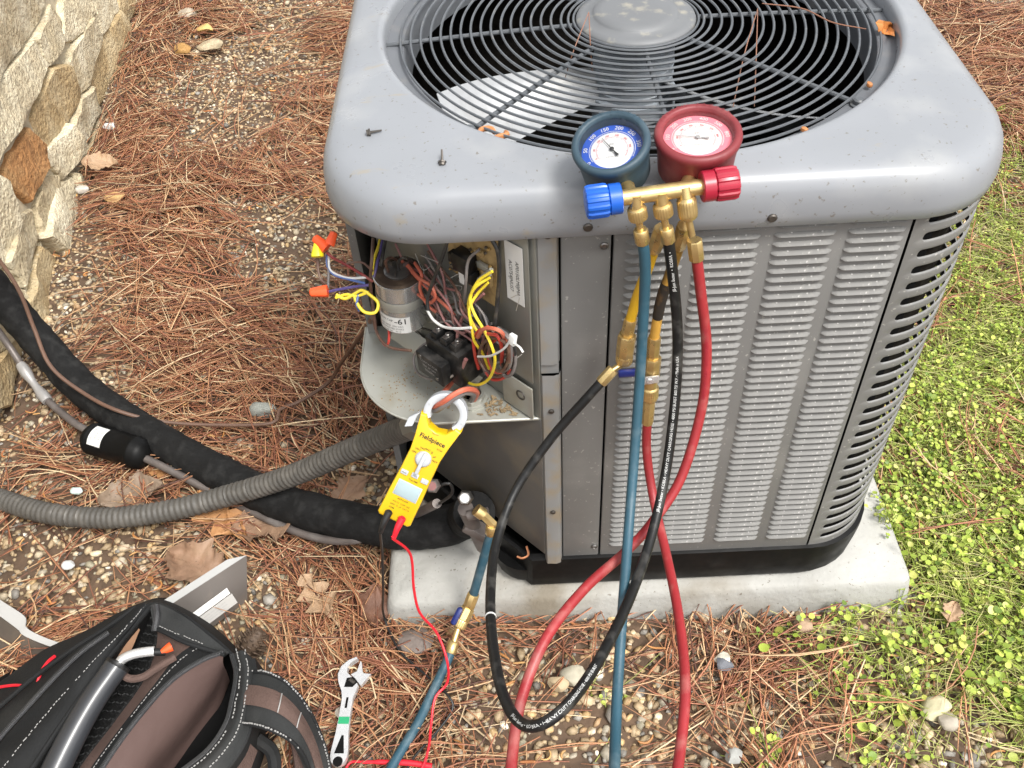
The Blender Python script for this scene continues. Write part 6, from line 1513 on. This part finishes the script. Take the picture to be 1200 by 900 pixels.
# ================================================================== single stones that stand out
def rock(px_, py_, size, c, label, seed, squash=.7, z=.03, ang=0):
    p = onz(px_, py_, z); r = random.Random(seed); bm = bmesh.new(); bmesh.ops.create_icosphere(bm, subdivisions=3, radius=1.0)
    cuts = [(V(r.gauss(0, 1), r.gauss(0, 1), r.gauss(0, 1)).normalized(), r.uniform(.55, .85)) for _ in range(9)]
    for v in bm.verts:
        for n_, d in cuts:
            e = v.co.dot(n_) - d
            if e > 0: v.co -= n_ * e * .9
        v.co += V(r.gauss(0, 1), r.gauss(0, 1), r.gauss(0, 1)) * .012
        x, y = v.co.x * size * 1.2, v.co.y * size; v.co = V(x * math.cos(ang) - y * math.sin(ang), x * math.sin(ang) + y * math.cos(ang), v.co.z * size * squash)
    me = bpy.data.meshes.new('rock'); bm.to_mesh(me); bm.free()
    me.polygons.foreach_set('use_smooth', [True] * len(me.polygons)); me.set_sharp_from_angle(angle=math.radians(30))
    me.materials.append(material('rock_%d' % seed, c, .7, var=.25, vscale=50, bump=.5, bscale=60, dirt=tuple(q * .6 for q in c), dirt_amt=.5, dscale=40))
    o = bpy.data.objects.new('rock', me); col.objects.link(o); o.location = p; set_props(o, label, 'stone', 'stones that stand out of the gravel')
rock(308, 480, .028, (.27, .28, .25), 'speckled grey stone by the brown control cable', 1)
rock(135, 232, .030, (.46, .29, .12), 'flat orange stone near the foot of the wall', 2, .5)
rock(128, 148, .018, (.6, .59, .57), 'smooth white pebble against the wall base', 3)
rock(246, 53, .042, (.38, .31, .20), 'long flat tan stone near the top left', 4, .45, .03, .1)
rock(214, 57, .032, (.34, .19, .06), 'dark orange stone beside the long tan one', 5, .6)
rock(241, 33, .030, (.52, .36, .13), 'yellow orange stone above the long tan one', 6, .5)
rock(220, 17, .034, (.36, .30, .23), 'rounded beige stone near the top left corner', 7)
rock(248, -6, .05, (.80, .80, .82), 'white rock cut off by the top edge', 8, .5)
rock(1096, 830, .025, (.50, .46, .29), 'pale yellow rock among the weeds at the lower right', 9)
rock(1112, 845, .018, (.33, .29, .23), 'grey brown stone tucked beside the pale yellow rock', 10)
rock(846, 772, .015, (.55, .51, .42), 'cream stone in the gravel right of the red hose', 11)
rock(848, 778, .016, (.12, .125, .14), 'dark slate pebble below the cream stone', 12)
rock(860, 886, .015, (.30, .30, .28), 'grey block-shaped stone at the bottom edge', 13)
rock(402, 836, .014, (.70, .65, .55), 'white chip right of the wrench handle', 14)
rock(672, 792, .022, (.36, .33, .25), 'large olive stone seen inside the black hose loop', 15)
rock(655, 800, .018, (.40, .31, .19), 'tan stone beside the olive one inside the hose loop', 16)
rock(942, 732, .016, (.34, .23, .15), 'brown stone in front of the pad\'s right half', 17)
rock(96, 222, .018, (.5, .46, .4), 'cream stone wedged at the wall foot', 18)
rock(90, 575, .012, (.50, .60, .56), 'small white stone left of the conduit bend', 19)
rock(80, 662, .012, (.6, .6, .58), 'white pebble in the bare gravel left of the bag', 20)
rock(1055, 135, .024, (.55, .50, .42), 'pale chip beyond the cover at the right', 21) if False else None
# pine cone and a clump of lint
M_('cone', (.085, .055, .035), .7, var=.3, vscale=60)
pc = onz(296, 752, .045); co = thing('pine_cone', pc, 'small dark pine cone between the bag and the needles', 'pine cone')
axc = V(.5, .35, .5).normalized(); Mcn = axis_frame(pc, axc)
mb = MB(); mb.lathe(Mcn, [(.004, -.032), (.014, -.022), (.019, -.004), (.015, .014), (.006, .028)], 14); mb.build('core', MAT['cone'], co)
for i in range(64):
    t_ = i / 64; a = i * 2.399; zz = -.030 + .056 * t_; rr = .022 * math.sin(PI * min(1, t_ * .85 + .14)) + .004
    O = Mcn @ V(rr * math.cos(a), rr * math.sin(a), zz); d = (Mcn.to_3x3() @ V(math.cos(a), math.sin(a), .55)).normalized(); tg = (Mcn.to_3x3() @ V(-math.sin(a), math.cos(a), 0))
    mb = MB(); mb.box(frame(O, tg, d), .0085, .012, .0028, .001); mb.build('cone_scale', MAT['cone'], co)
M_('lint', (.20, .165, .145), .95, var=.3, vscale=50, bump=1, bscale=90)
rock(487, 750, .030, (.19, .155, .135), 'fuzzy grey brown clump by the left end of the pad', 22, .55)
